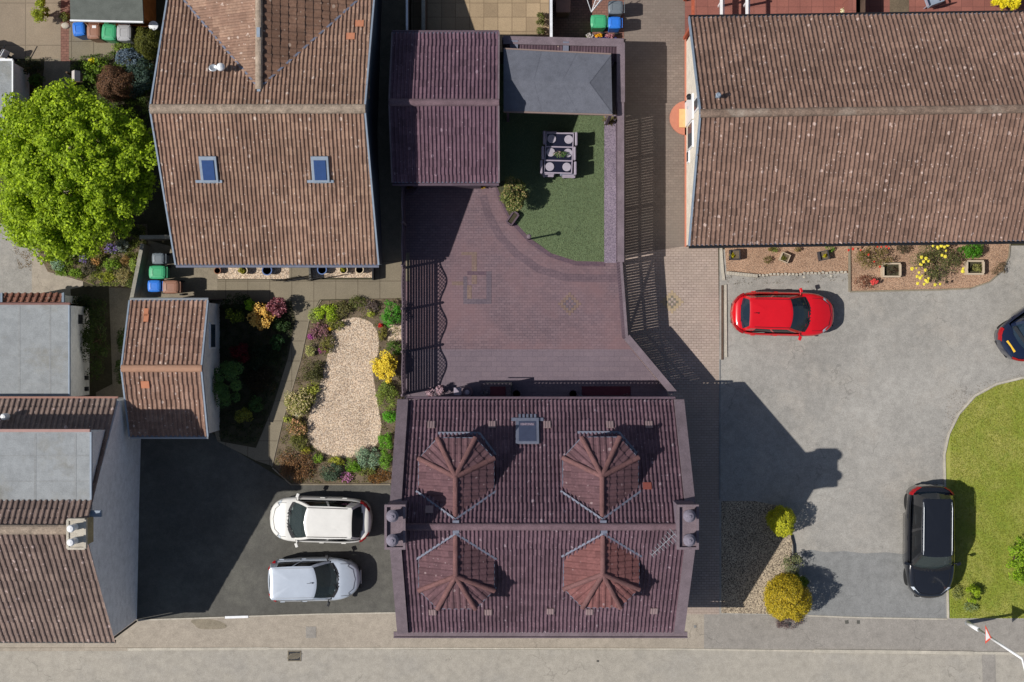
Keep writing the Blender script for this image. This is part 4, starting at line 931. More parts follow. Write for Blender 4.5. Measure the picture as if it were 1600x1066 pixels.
for px, py, lab in ((862, 217, "round cream place mat half in shadow, top left of the table"), (888.5, 218, "round cream place mat, top right of the table"), (860.5, 238, "round cream place mat left of the green centrepiece"), (887.5, 239, "round cream place mat right of the green centrepiece"), (859, 260.5, "round cream place mat, bottom left of the table"), (885.5, 261, "round cream place mat, bottom right of the table")):
    q = P(px, py, .77); mb = MB(); mb.lathe((q.x, q.y, .755), [(.165, 0), (.165, .01), (.12, .014), (.11, .011), (0, .011)], 24); tag(mb.build("place_mat", M['plate']), lab, "place mat", "place mats on the glass table")

q = P(876, 241, .9); cpc = thing("centrepiece", "leafy green table centrepiece with peach blooms on the glass table", "centrepiece", (q.x, q.y, .74))
mb = MB(); mb.lathe((q.x, q.y, .755), [(.09, 0), (.11, .08), (.1, .09), (0, .09)], 14); mb.build("bowl", M['frame'], cpc)
CENTRE = (q, cpc)
# ---------------- bins ----------------
def bin_(px, py, m, label, rz=0, w=.5, d=.58, h=1.0, sticker=False, group="wheelie bins", box=False):
    q = P(px, py, h); t = thing("wheelie_bin", label, "wheelie bin", (q.x, q.y, 0), rz, group, local=True)
    mb = MB(); b0, b1 = .78, .96
    vs = [(sx * w / 2 * k, sy * d / 2 * k, z) for z, k in ((.05, b0), (h - .12, b1)) for sx, sy in ((-1, -1), (1, -1), (1, 1), (-1, 1))]
    mb.add(vs, [(3, 2, 1, 0), (4, 5, 6, 7), (0, 1, 5, 4), (1, 2, 6, 5), (2, 3, 7, 6), (3, 0, 4, 7)]); mb.build("body", m, t, bevel=.02)
    mb = MB(); n = 8
    prof = [(1, h - .12), (1.04, h - .09), (1.0, h - .03), (.8, h + .0), (.52, h + .012), (.5, h - .004), (0.02, h - .002)]
    vs = []; 
    for k, z in prof:
        for i in range(16):
            a = 2 * math.pi * i / 16; c_, s_ = math.cos(a), math.sin(a); r = 1 / (abs(c_) ** 7 + abs(s_) ** 7) ** (1 / 7)
            vs.append((c_ * r * w / 2 * k, s_ * r * d / 2 * k, z))
    fs = [(k * 16 + i, k * 16 + (i + 1) % 16, (k + 1) * 16 + (i + 1) % 16, (k + 1) * 16 + i) for k in range(len(prof) - 1) for i in range(16)] + [tuple(range((len(prof) - 1) * 16, len(prof) * 16))]
    mb.add(vs, fs)
    for sx in (-1, 1):
        for sy in (-1, 1): mb.bar((sx * w * .26, sy * d * .26, h + .004), (sx * w * .4, sy * d * .4, h - .006), .03, .02)
    o = mb.build("lid", m, t, smooth=False)
    mb = MB(); mb.tube((-w * .42, d / 2 + .06, h - .1), (w * .42, d / 2 + .06, h - .1), .016); 
    for sx in (-1, 1): mb.tube((sx * w * .36, d / 2 - .03, h - .1), (sx * w * .36, d / 2 + .06, h - .1), .014)
    mb.build("handle", m, t)
    for sx in (-1, 1): mb = MB(); mb.tube((sx * (w / 2 - .02), d / 2 - .08, .1), (sx * (w / 2 + .04), d / 2 - .08, .1), .1, n=16); mb.build("wheel", M['rubber'], t)
    if sticker: mb = MB(); mb.box((.04, .17, h + .012), (.15, .1, .008)); mb.build("sticker", M['whitepaint'], t)
    return t
bin_(122.5, 45, M['binblue'], "small blue wheelie bin at the left end of the row by the shed", .1, .46, .52)
bin_(145.5, 49, M['binbrown'], "brown wheelie bin with a white sticker, beside the shed", 0, .5, .56, sticker=True)
bin_(169.5, 50, M['bingreen'], "green wheelie bin in the row against the orange shed", -.08, .54, .6)
bin_(193, 51, M['binlight'], "pale grey wheelie bin in the row against the orange shed", 0, .54, .6)
bin_(246.5, 404, M['bingrey'], "dark grey wheelie bin at the corner of the gabled house", -1.57, .42, .46)
bin_(245, 425.5, M['bingreen'], "green wheelie bin above the blue one by the slanting wall", -1.57, .5, .62)
bin_(240.5, 447, M['binblue'], "blue wheelie bin against the slanting concrete wall", -1.57, .44, .5)
bin_(266, 448.5, M['binbrown'], "brown wheelie bin right of the blue one, by the slanting wall", -1.57, .5, .6)
bin_(962, 11, M['bingrey'], "dark grey wheelie bin on the brown block driveway", -1.57, .5, .56)
bin_(935.5, 33, M['bingreen'], "green wheelie bin by the flowers on the north wall", -1.57, .5, .6)
bin_(960.5, 35, M['binblue'], "blue wheelie bin by the flowers on the north wall", -1.57, .44, .48)
q = P(880, 6, .9); t = thing("storage_box", "tan plastic storage box in the shaded red yard", "storage box", (q.x, q.y, 0)); mb = MB(); mb.box((q.x, q.y, .4), (.5, .6, .8)); mb.build("body", M['binbrown'], t, bevel=.02)
mb = MB(); mb.box((q.x, q.y, .85), (.56, .66, .08)); mb.build("lid", M['binbrown'], t, bevel=.02)
# rotary airer
q = G(925, 8); t = thing("rotary_airer", "folded white rotary clothes airer beside the green bin", "clothes airer", (q.x, q.y, 0)); mb = MB()
mb.tube((q.x, q.y + .6, 0), (q.x, q.y + .6, 1.7), .025); mb.build("pole", M['steel'], t); mb = MB()
tip = P(924, 19, 1.2)
for px, py in ((917, -2), (932, -4), (940, -2), (946, -6)): mb.tube(tip, P(px, py, 1.7), .016)
for k in (.3, .45, .6, .75): mb.tube(tip.lerp(P(932, -4, 1.7), k), tip.lerp(P(946, -6, 1.7), k), .006)
mb.build("arm", M['plastwhite'], t)

# ---------------- pots ----------------
def pot(px, py, r, h, m, label, soilm='soil', square=False, rz=0, group="plant pots", local_plant=None):
    q = P(px, py, h); t = thing("plant_pot", label, "plant pot", (q.x, q.y, 0), group=group); mb = MB()
    if square:
        mm = MB()
        for i in range(4): a = rz + i * math.pi / 2; mm.box((q.x + math.cos(a) * r * .93, q.y + math.sin(a) * r * .93, h / 2), (r * .14, r * 2, h + (i % 2) * .004), a)
        mm.build("rim", m, t); mb.box((q.x, q.y, h / 2 - .04), (r * 1.74, r * 1.74, h - .1), rz)
    else:
        mm = MB(); mm.lathe((q.x, q.y, 0), [(r * .7, 0), (r * .95, h * .85), (r * 1.06, h * .88), (r * 1.06, h), (r * .86, h), (r * .84, h - .06)], 22); mm.build("rim", m, t, smooth=False)
        mb.lathe((q.x, q.y, h - .08), [(r * .86, 0), (r * .86, .02)], 20)
    mb.build("soil", M[soilm], t); return t
pot(339.5, 423, .13, .28, M['clay'], "small brown pot at the left end of the gravel strip", group="pots along the front of the gabled house")
pot(380, 423, .16, .34, M['creampot'], "cream pot with a green tuft on the left gravel strip", group="pots along the front of the gabled house")
pot(417, 422.5, .19, .36, M['bluepot'], "blue glazed pot left of the iron gate", group="pots along the front of the gabled house")
pot(503, 421.5, .18, .36, M['bluepot'], "blue glazed pot right of the iron gate", group="pots along the front of the gabled house")
pot(536.5, 421.5, .16, .36, M['creampot'], "cream pot with a yellow green cushion plant", group="pots along the front of the gabled house")
pot(561.5, 421.5, .16, .36, M['creampot'], "empty cream pot at the right end of the gravel strip", group="pots along the front of the gabled house")
pot(188, 82, .14, .3, M['creampot'], "cream round pot of soil among the blue green plants")
pot(807, 616, .17, .4, M['fenceplum'], "dark round pot right of the rear door screen"); pot(895.5, 616, .17, .4, M['fenceplum'], "dark round pot left of the red mat")
pot(907, 621, .09, .35, M['leadblue'], "small pale blue pot beside the red mat")
pot(1149, 398, .19, .4, M['darkpot'], "black square pot at the left end of the pink gravel", square=True); pot(1227, 402.5, .17, .3, M['stonepot'], "tilted stone square pot in the middle of the pink gravel", square=True, rz=-.4)
pot(1288, 399, .18, .38, M['darkpot'], "black square pot beside a green tuft on the pink gravel", square=True, rz=.2)
def trough(px, py, w, d, lab, rz=0, m='stonepot', h=.35):
    q = P(px, py, h); t = thing("planter", lab, "planter", (q.x, q.y, 0)); mb = MB(); R_ = Matrix.Rotation(rz, 3, 'Z')
    for ox, oy, ww, dd in ((0, d / 2, w, .06), (0, -d / 2, w, .06), (w / 2, 0, .06, d - .06), (-w / 2, 0, .06, d - .06)):
        o_ = R_ @ Vector((ox, oy, 0)); mb.box((q.x + o_.x, q.y + o_.y, h / 2), (ww, dd, h), rz)
    mb.build("frame", M[m], t); mb = MB(); mb.box((q.x, q.y, .1), (w - .06, d - .06, .2), rz); mb.build("soil", M['soil_dark'], t)
trough(1394, 422, .66, .5, "open stone planter of bare twigs beside the red roses", m='coping' if 0 else 'stonepot'); trough(1524.5, 418, .64, .5, "stone planter of pale plants right of the yellow rose bush")
trough(801, 341, .5, .24, "small dark trough tilted at the edge of the lawn", rz=.95, m='fenceplum', h=.25)
# gate and railings of the gabled house
t = thing("iron_gate", "open black iron gate between the two gravel strips", "gate", (*G(450, 436)[:2], 0)); mb = MB()
for k in range(5): z = .15 + k * .2; mb.bar(P(443 + 0, 441 - 0, z), P(476, 434, z), .02, .02)
mb.build("bars", M['iron'], t); mb = MB(); mb.tube(G(447, 438.5), G(447, 438.5, 1.1), .025); mb.tube(G(473, 433), G(473, 433, 1.0), .02); mb.each("gate_post", M['iron'], t)
for (xa_, xb_, lab) in ((431, 444, "short black railing left of the iron gate"), (485, 523, "black iron railing right of the iron gate")):
    t = thing("iron_railing", lab, "railing", (*G(xa_, 438)[:2], 0)); mb = MB()
    for z in (.1, .9): mb.bar(G(xa_, 439, z), G(xb_, 433 if xb_ > 500 else 439, z), .02, .02)
    mb.build("rail", M['iron'], t); mb = MB(); n = 2 if xb_ > 500 else 2
    for i in range(n + 1): a = G(xa_ + (xb_ - xa_) * i / n, 439 - (6 if xb_ > 500 else 0) * i / n); mb.tube(a, a + Vector((0, 0, .95)), .014)
    mb.build("bars", M['iron'], t)
plainwall("garden_wall", "low kerb wall at the right end of the gravel strip", [(584.5, 414), (584.5, 438)], .5, .06, M['iron'], "wall"); plainwall("garden_wall", "dark low wall right of the front doorstep", [(486, 412), (488, 438)], .5, .07, M['tarmac_dark'], "wall")
# sundial / lawn lamp
q = G(826, 374); t = thing("lawn_lamp", "thin mushroom lamp standing alone on the lawn", "lamp", (q.x, q.y, 0)); mb = MB(); mb.tube(q, q + Vector((0, 0, 1.3)), .035); mb.build("post", M['iron'], t)
mb = MB(); mb.lathe((q.x, q.y, 1.28), [(.03, 0), (.08, .03), (.09, .08), (.05, .12), (0, .13)], 16); mb.build("lamp_shade", M['coping'], t)
# door screen, mats and things behind the plum house
t = thing("glass_screen", "thin framed screen round the rear door step", "screen", (*G(782, 598)[:2], 0)); mb = MB()
mb.bar(G(760, 597, 1.0), G(799, 597, 1.0), .03, .05); mb.bar(G(799, 597, .5), G(799, 616, .5), .04, 1.0); mb.build("frame", M['iron'], t); mb = MB(); mb.bar(G(760, 598, .03), G(799, 598, .03), .02, .04); mb.build("foot", M['iron'], t)
mb = MB(); mb.box((*G(777, 609)[:2], .1), (1.1, .55, .16)); tag(mb.build("door_step", M['court_blue'], bevel=.01), "grey step slab inside the rear door screen", "step")
for x, w, lab, dz in ((778, .6, "red door mat on the step inside the screen", .19), (947, 1.9, "long dull red mat along the rear wall", .025)):
    mb = MB(); mb.box((*G(x, 611)[:2], dz), (w, .36, .02)); tag(mb.build("door_mat", M['doormat'], bevel=.004), lab, "door mat")
for px, py, lab in ((716, 611, "dark patio stool behind the plum house"),):
    q = G(px, py); t = thing("patio_stool", lab, "stool", (q.x, q.y, 0)); mb = MB(); mb.box((q.x, q.y, .5), (.3, .3, .05)); mb.build("seat", M['frame'], t, bevel=.01)
    for sx in (-1, 1):
        for sy in (-1, 1): mb = MB(); mb.box((q.x + sx * .12, q.y + sy * .12, .24), (.03, .03, .48)); mb.build("leg", M['iron'], t)
q = G(731, 612); t = thing("water_butt", "dark round barrel behind the plum house wall", "barrel", (q.x, q.y, 0)); mb = MB(); mb.lathe((q.x, q.y, 0), [(.18, 0), (.21, .4), (.19, .75), (0, .77)], 18); mb.build("body", M['fenceplum'], t); mb = MB(); mb.lathe((q.x, q.y, .77), [(.1, 0), (.08, .04), (0, .05)], 12); mb.build("lid", M['frame'], t)
# sprinkler, rock, bird table, lids, chair
def rock(px, py, r, lab, m):
    q = G(px, py); mb = MB(); n = 12; vs = []; 
    for k, (rr, z) in enumerate(((1, 0), (1.02, .3), (.75, .75), (.3, .95))):
        vs += [(q.x + rr * r * math.cos(2 * math.pi * i / n) * random.uniform(.9, 1.1) * 1.4, q.y + rr * r * math.sin(2 * math.pi * i / n) * random.uniform(.85, 1.1), z * r * .8) for i in range(n)]
    mb.add(vs, [(k * n + i, k * n + (i + 1) % n, (k + 1) * n + (i + 1) % n, (k + 1) * n + i) for k in range(3) for i in range(n)] + [tuple(range(3 * n, 4 * n))]); tag(mb.build("rock", m, smooth=True), lab, "rock")
rock(466, 646, .13, "white rounded stone in the flower bed below the variegated bush", M['kerbstone'])
rock(103, 40, .13, "pale block of stone beside the shed corner", M['kerbstone'])
for px, py, lab, gg in ((1257, 433, "white pebble on the tarmac beneath the stone pot", 0), (1299, 431, "white pebble on the tarmac below the right hand black pot", 0)): rock(px, py, .05, lab, M['kerbstone'])
q = G(122, 124); t = thing("bird_table", "bird table with a small grey pitched roof, above the bright tree", "bird table", (q.x, q.y, 0)); mb = MB(); mb.tube(q, q + Vector((0, 0, 1.3)), .04); mb.build("post", M['bark'], t)
q2 = P(118, 119, 1.6); mb = MB(); mb.box((q2.x, q2.y, 1.3), (.34, .34, .03)); mb.build("tray", M['bark'], t)
mb = MB(); mb.quad((q2.x, q2.y + .2, 1.72), (q2.x - .16, q2.y + .2, 1.55), (q2.x - .16, q2.y - .2, 1.55), (q2.x, q2.y - .2, 1.72)); mb.quad((q2.x, q2.y - .2, 1.72), (q2.x + .16, q2.y - .2, 1.55), (q2.x + .16, q2.y + .2, 1.55), (q2.x, q2.y + .2, 1.72)); mb.build("roof", M['sandpot'], t)
q = P(239.5, 40, .9); t = thing("water_butt", "water butt with a pale round lid behind the hedge ball", "barrel", (q.x, q.y, 0)); mb = MB(); mb.lathe((q.x, q.y, 0), [(.18, 0), (.2, .5), (.17, .85)], 18); mb.build("body", M['darkpot'], t); mb = MB(); mb.lathe((q.x, q.y, .85), [(.18, 0), (.18, .05), (.05, .07), (0, .07)], 18); mb.build("lid", M['plastwhite'], t)
# yard bench north of bungalow: two white frames & grey chair
for x in (1127, 1167):
    t = thing("swing_frame", "white tubular frame post in the red yard, " + ("left" if x == 1127 else "right") + " one of the pair", "frame", (*G(x, 0)[:2], 0), group="white frames in the red yard"); mb = MB(); mb.bar(P(x, -60, 1.2), P(x, 34, 1.2), .1, .08); mb.bar(P(x + 4, -60, 1.0), P(x + 4, 34, 1.0), .04, .04); mb.build("rail", M['whitepaint'], t)
    mb = MB(); mb.box((*P(x, 4, .6)[:2], .6), (.08, .08, 1.2)); mb.build("post", M['whitepaint'], t)
t = thing("garden_chair", "grey garden chair in the yard north of the bungalow", "chair", (*G(1450, 3)[:2], 0), .35, local=True); mb = MB(); mb.box((0, 0, .42), (.55, .5, .06)); mb.build("seat", M['leadblue'], t, bevel=.02)
mb = MB(); mb.box((0, -.28, .65), (.55, .05, .5)); mb.build("backrest", M['leadblue'], t, bevel=.02)
for sx in (-1, 1):
    mb = MB(); mb.box((sx * .28, 0, .6), (.05, .5, .05)); mb.build("armrest", M['frame'], t)
    for sy in (-1, 1): mb = MB(); mb.box((sx * .24, sy * .2, .2), (.04, .04, .4)); mb.build("leg", M['frame'], t)
# parked scooter at the left edge
t = thing("motor_scooter", "dark scooter with white panels at the edge of the yard", "scooter", (*G(2, 82)[:2], 0), -.5, local=True)
mb = MB(); mb.box((-.1, 0, .65), (.7, .28, .3)); mb.build("seat", M['black'], t, bevel=.08); mb = MB(); mb.box((-.3, 0, .45), (.5, .34, .35)); mb.box((.42, 0, .6), (.12, .34, .6)); mb.build("body", M['plastwhite'], t, bevel=.06)
mb = MB(); mb.tube((.45, -.32, .98), (.45, .32, .98), .02); mb.build("handlebar", M['black'], t)
for x in (-.55, .55): mb = MB(); mb.tube((x, -.05, .22), (x, .05, .22), .22, n=20); mb.build("wheel", M['rubber'], t)
# street lamp with warning sign
q = G(1511, 973, 3 * e); t = thing("street_lamp", "tall white lamp post with a triangular sign at the pavement edge", "street lamp", q)
top = P(1597, 1029.5, 5.4); mb = MB(); mb.tube(q, q + Vector((0, 0, 1.2)), .085, .08, 14); mb.tube(q + Vector((0, 0, 1.15)), top + Vector((0, 0, 0)), .055, .04, 14); mb.build("pole", M['whitepaint'], t, smooth=True)
mb = MB(); mb.tube(top, top + Vector((.15, -.8, .12)), .03); mb.build("arm", M['whitepaint'], t); mb = MB(); c = top + Vector((.16, -.95, .1)); mb.lathe(c, [(0, -.08), (.1, -.06), (.14, 0), (.08, .07), (0, .08)], 14, 1, 1.8); mb.build("lantern", M['plastwhite'], t, smooth=True)
mb = MB(); mb.lathe(q + Vector((0, 0, .01)), [(.11, 0), (.1, .06), (.085, .1)], 14); mb.build("base_collar", M['steel'], t)
s = thing("warning_sign", "red bordered triangular warning sign on the lamp post", "road sign", P(1541, 992, 2.1))
def tri(x, cy, z0, k): 
    hh = .62 * k; ww = .68 * k; zc = z0 + .62 / 3; return [(x, cy - ww / 2, zc - hh / 3), (x, cy + ww / 2, zc - hh / 3), (x, cy, zc + hh * 2 / 3)]
cy_ = P(1541, 992, 2.1).y; xs_ = P(1541, 992, 2.1).x - .02
def triprism(mb, x, th, k):
    a = tri(x, cy_, 2.05, k); b = [(x + th, y, z) for _, y, z in a]; mb.add(a + b, [(0, 1, 2)[::-1], (3, 4, 5), (0, 1, 4, 3), (1, 2, 5, 4), (2, 0, 3, 5)])
mb = MB(); triprism(mb, xs_, .012, 1); mb.build("border", M['signred'], s); mb = MB(); triprism(mb, xs_ - .004, .003, .68); mb.build("face", M['whitepaint'], s)
mb = MB(); mb.box((xs_ + .03, cy_, 2.2), (.04, .1, .05)); mb.build("clamp", M['steel'], s)
# ---------------- cars (x forward, built round the origin) ----------------
def car(name, label, cx, cy, ang, L, Wd, H, paint, K):
    c = G(cx, cy, 3 * e); t = thing(name, label, "car", c, R(ang), local=True)
    hl, hw = L / 2, Wd / 2
    zb_, zh0, zh1, zbelt, ztail = K.get('sill', .22), K['nose'], K['hood'], K['belt'], K['tail']
    xwb, xwt, xrt, xrb = K['xwb'], K['xwt'], K['xrt'], K['xrb']; ra = K.get('ra', .34)
    fax, rax = K.get('fax', hl - .78), K.get('rax', -hl + .72)
    def plan(x):
        s = x / hl; pf, pr = K.get('pf', 3.2), K.get('pr', 5.5); mf = K.get('mf', .62)
        if s > 0: k = (1 - abs(s) ** (pf * 2)) ** (1 / 2.4); return hw * (mf_(s, K.get('fn', .9)) * k)
        k = (1 - abs(s) ** (pr * 2)) ** (1 / 2.6); return hw * mf_(-s, K.get('rn', .95)) * k
    def mf_(s, nn): return 1 - (1 - nn) * max(0, (s - .3) / .7) ** 2
    def deck(x):
        if x >= xwb: f = (x - xwb) / (hl - xwb); return zh1 - (zh1 - zh0) * (f ** 1.7)
        if x > xrb: return zbelt + (zh1 - zbelt) * max(0, (x - xrb) / (xwb - xrb)) ** 2
        f = (xrb - x) / (xrb + hl); return zbelt - (zbelt - ztail) * f ** 1.5
    xs = sorted(set([round(-hl * math.cos(math.pi * i / 46) * .9995, 4) for i in range(47)] + [xwb, xrb]))
    prof = lambda w, zb, zd, cr: [(w * .86, zb), (w * .97, zb + .05), (w * 1.0, max(zb + .06, .5 * (zb_ + zd))), (w * .995, max(zb + .07, zd - .2)), (w * .965, max(zb + .08, zd - .07)), (w * .9, zd - .008), (w * .8, zd + cr * .3), (w * .45, zd + cr * .8), (0, zd + cr)]
    verts = []; rows = []; fbw_, rbw_, wb0 = K.get('fbow', .2), K.get('rbow', .12), hw * K.get('wb', .9)
    for x in xs:
        w = max(plan(x), .12 * hw); s = abs(x) / hl; endk = max(0, (s - .93) / .07)
        zd = deck(x) - endk ** 2 * .1; zb = zb_ + .06 * endk
        for ax in (fax, rax):
            dx = abs(x - ax)
            if dx < ra + .04: zb = max(zb, .3 + math.sqrt(max(0, (ra + .04) ** 2 - dx * dx)))
        zb = min(zb, zd - .1); pr = prof(w, zb, zd, .03 if x > xwb else .02)
        full = [(y, z) for y, z in pr] + [(-y, z) for y, z in pr[-2::-1]]
        rows.append([(x, y, z) for y, z in full])
    mb = MB(); n = len(rows[0]); mb.v = [v for r_ in rows for v in r_]
    for i in range(len(rows) - 1):
        xm = (xs[i] + xs[i + 1]) / 2
        for j in range(n - 1):
            ym = (rows[i][j][1] + rows[i][j + 1][1]) / 2
            if 5 <= j <= n - 7 and xrb + rbw_ * (ym / wb0) ** 2 + .05 < xm < xwb - fbw_ * (ym / wb0) ** 2 - .06: continue
            mb.f.append((i * n + j, i * n + j + 1, (i + 1) * n + j + 1, (i + 1) * n + j)[::-1])
    mb.f.append(tuple(range(n))); mb.f.append(tuple(range((len(rows) - 1) * n, len(rows) * n))[::-1])
    body = mb.build("body", paint, t, smooth=True)
    mb = MB(); mb.box(((fax + rax) / 2, 0, .3), (fax - rax - .5, Wd * .84, .2)); mb.box((0, 0, .36), (L * .86, Wd * .7, .16)); mb.build("underbody", M['black'], t)
    # bonnet shut lines
    mb = MB(); zz = lambda x, y: deck(x) + .03 * (1 - (y / hw) ** 2) * .9 + .012
    bl = [(xwb + .1, .74), (xwb + .45, .72), (hl - .42, .62), (hl - .24, .45), (hl - .16, 0)]
    for s in (1, -1):
        for (x0, y0), (x1, y1) in zip(bl, bl[1:]): mb.bar((x0, s * y0 * hw, zz(x0, y0 * hw)), (x1, s * y1 * hw, zz(x1, y1 * hw)), .012, .006)
    mb.build("bonnet_seam", M['black'], t)
    # greenhouse
    wb, wr = hw * K.get('wb', .9), hw * K.get('wr', .7); fb, rb_ = K.get('fbow', .2), K.get('rbow', .12)
    wbr, wrr = wb * K.get('rk', .93), wr * K.get('rk', .95)
    def half(xf, xr, wf, wrr_, fbow, rbow, z, zr_, nf=6):
        pts = []; wwf = wf * .9
        for i in range(nf + 1): y = wwf * i / nf; pts.append((xf - fbow * (y / wwf) ** 2, y, z))
        x0 = xf - fbow - .03; x1 = xr + rbow + .05
        for f in (0, .06, .46, .5, .86, .92, 1): 
            ww = wf * (1 - f) + wrr_ * f + .03 * math.sin(math.pi * f) * wf; pts.append((x0 + (x1 - x0) * f - (.03 if f == 0 else 0), ww, z + (zr_ - z) * f))
        wwr = wrr_ * .86
        for i in range(nf, -1, -1): y = wwr * i / nf; pts.append((xr + rbow * (y / wwr) ** 2, y, z))
        return pts
    zf = deck(xwb) - .0
    lo = half(xwb, xrb, wb, wbr, fb, rb_, zf - .01, deck(xrb) - .02); hi = half(xwt, xrt, wr, wrr, fb * .45, K.get('rtb', -.02), H - .05, H - K.get('rdrop', .065))
    # belt line under side windows at the shoulder
    nf = 6; nh = len(lo)
    def lerp(a, b, f, bul): 
        k = math.sin(math.pi * f) * bul; return (a[0] * (1 - f) + b[0] * f, (a[1] * (1 - f) + b[1] * f) * (1 + k), a[2] * (1 - f) + b[2] * f + k * .4)
    levels = [[lerp(a, b, f, .03) for a, b in zip(lo, hi)] for f in (0, .33, .66, 1)]
    groups = {'windscreen': range(0, nf), 'pA': (nf, nf + 1), 's1': (nf + 2,), 'pB': (nf + 3,), 's2': (nf + 4,), 'pC': (nf + 5, nf + 6, nf + 7), 'rear': range(nf + 8, nh - 1)}
    def panel(mb, segs, s, f0=0, f1=1, out=0):
        for k in segs:
            for a in range(3):
                q = []
                for lv, kk in ((a, k), (a, k + 1), (a + 1, k + 1), (a + 1, k)):
                    x, y, z = levels[lv][kk]; q.append((x, s * (y + out), z + out))
                mb.quad(*(q if s < 0 else q[::-1]))
    for s in (1, -1):
        for gk in ('pA', 'pB', 'pC'): shell = MB(); panel(shell, groups[gk], s); shell.build("pillar", paint, t, smooth=True)
    for gk, nm in (('windscreen', 'windscreen'), ('rear', 'rear_window')):
        mb = MB(); [panel(mb, groups[gk], s) for s in (1, -1)]; o = mb.build(nm, K.get('wsglass', M['glass']) if gk == 'windscreen' else K.get('rglass', M['glass']), t, smooth=True)
        if gk == 'windscreen': ws = o
    for s in (1, -1):
        for gk in ('s1', 's2'): mb = MB(); panel(mb, groups[gk], s); mb.build("side_window", K.get('sglass', M['glassdark']), t)
    # roof
    top = hi + [(x, -y, z) for x, y, z in hi[-2:0:-1]]; m = len(top); cxm = (xwt + xrt) / 2; mb = MB(); rings = []
    for k, up in ((1, 0), (.96, .012), (.85, .02), (.55, .028), (.25, .03)):
        rings.append([(cxm + (x - cxm) * k, y * k, z * 1 + (H - .055 - z) * (1 - k) + up) for x, y, z in top])
    mb.v = [v for r_ in rings for v in r_] + [(cxm, 0, H)]
    for a in range(4): mb.f += [(a * m + i, a * m + (i + 1) % m, (a + 1) * m + (i + 1) % m, (a + 1) * m + i) for i in range(m)]
    mb.v[-1] = (cxm, 0, H - .022)
    mb.f += [(4 * m + i, 4 * m + (i + 1) % m, 5 * m) for i in range(m)]
    # orientation check: make normals up
    a0, a1, a2 = [Vector(mb.v[i]) for i in mb.f[0][:3]]
    if (a1 - a0).cross(a2 - a0).z < 0: mb.f = [f[::-1] for f in mb.f]
    roof = mb.build("roof", paint, t, smooth=True)
    # roof gutters, dark lines or rails
    mb = MB(); yk = wr * .9
    if K.get('rails'):
        for s in (1, -1):
            mb.tube((xwt - .25, s * yk, H + .03), (xrt + .3, s * yk, H + .03), .015); mb.tube((xwt - .1, s * yk, H - .01), (xwt - .28, s * yk, H + .03), .014); mb.tube((xrt + .12, s * yk, H - .03), (xrt + .32, s * yk, H + .03), .014)
            mb.build("roof_rail", K['rails'], t); mb = MB()
    else:
        for s in (1, -1): mb.bar((xwt - .12, s * yk, H - .022), (xrt + .18, s * yk * .98, H - .028), .018, .03)
        mb.each("roof_seam", M['black'] if K.get('seamdark', True) else M['steel'], t)
    # cowl and wipers
    mb = MB()
    for s in (1, -1):
        for i in range(nf):
            a, b = lo[i], lo[i + 1]; q = [(a[0] - .03, s * a[1], a[2] + .035), (b[0] - .03, s * b[1], b[2] + .035), (b[0] + .08, s * b[1] * 1.02, b[2] + .025), (a[0] + .08, s * a[1], a[2] + .035)]
            mb.quad(*(q if s < 0 else q[::-1]))
    mb.build("cowl", M['black'], t)
    for y0 in (-.35, .2): mb = MB(); mb.bar((xwb - fb * .3 + .03, y0, zf + .05), (xwb - fb * .6 - .12, y0 + .42, zf + .12), .02, .02); mb.build("wiper", M['black'], t)
    # interior
    mb = MB(); mb.box(((xwb + xrb) / 2, 0, .45), (xwb - xrb - .2, wb * 1.7, .1)); mb.box((xwb - .28, 0, zf - .12), (.4, wb * 1.66, .14)); mb.box((xrb + .35, 0, deck(xrb) - .14), (.5, wbr * 1.6, .05)); mb.build("interior", M['seatdark'], t)
    for x, y in ((xwt - .5, .37), (xwt - .5, -.37)):
        mb = MB(); mb.box((x, y, .62), (.5, .48, .16)); mb.box((x - .3, y, .95), (.14, .46, .56), 0, Matrix.Rotation(-.25, 3, 'Y')); mb.box((x - .38, y, 1.26), (.1, .26, .16)); mb.build("seat", K.get('seatm', M['seatdark']), t, bevel=.03)
    mb = MB(); mb.box((xwt - 1.35, 0, .62), (.5, 1.15, .16)); mb.box((xwt - 1.62, 0, .92), (.14, 1.15, .5), 0, Matrix.Rotation(-.25, 3, 'Y')); mb.build("rear_seat", K.get('seatm', M['seatdark']), t, bevel=.03)
    mb = MB(); n_ = 14; cw = Vector((xwt - .08, K.get('drv', -.37), zf - .02))
    for i in range(n_):
        a, b = 2 * math.pi * i / n_, 2 * math.pi * (i + 1) / n_; mb.bar(cw + Vector((.05 * math.sin(a), .17 * math.cos(a), .17 * math.sin(a))), cw + Vector((.05 * math.sin(b), .17 * math.cos(b), .17 * math.sin(b))), .02, .02)
    mb.build("steering_wheel", M['black'], t)
    # lights
    for s in (1, -1):
        xh = hl - K.get('hlx', .36); mb = MB(); a = K.get('hla', .55); q = []
        for f in (0, .25, .5, .75, 1):
            x = xh + .28 * f - .12; y = (plan(x) * (.93 - .12 * f)); q.append((x, y))
        for (x0, y0), (x1, y1) in zip(q, q[1:]):
            wv = .09; z0, z1 = deck(x0) - .02, deck(x1) - .02
            mb.add([(x0, s * (y0 + .03), z0 - .12), (x1, s * (y1 + .03), z1 - .12), (x1, s * (y1 + .02), z1 + .012), (x0, s * (y0 + .02), z0 + .012), (x1, s * (y1 - wv), z1 + .035), (x0, s * (y0 - wv), z0 + .035)],
                   [(0, 1, 2, 3) if s < 0 else (3, 2, 1, 0), (3, 2, 4, 5) if s < 0 else (5, 4, 2, 3)])
        mb.build("headlight", M['headl'], t, smooth=True)
        mb = MB(); xt = -hl + K.get('tlx', .2); z = ztail + K.get('tlz', 0); y = plan(xt)
        q = []
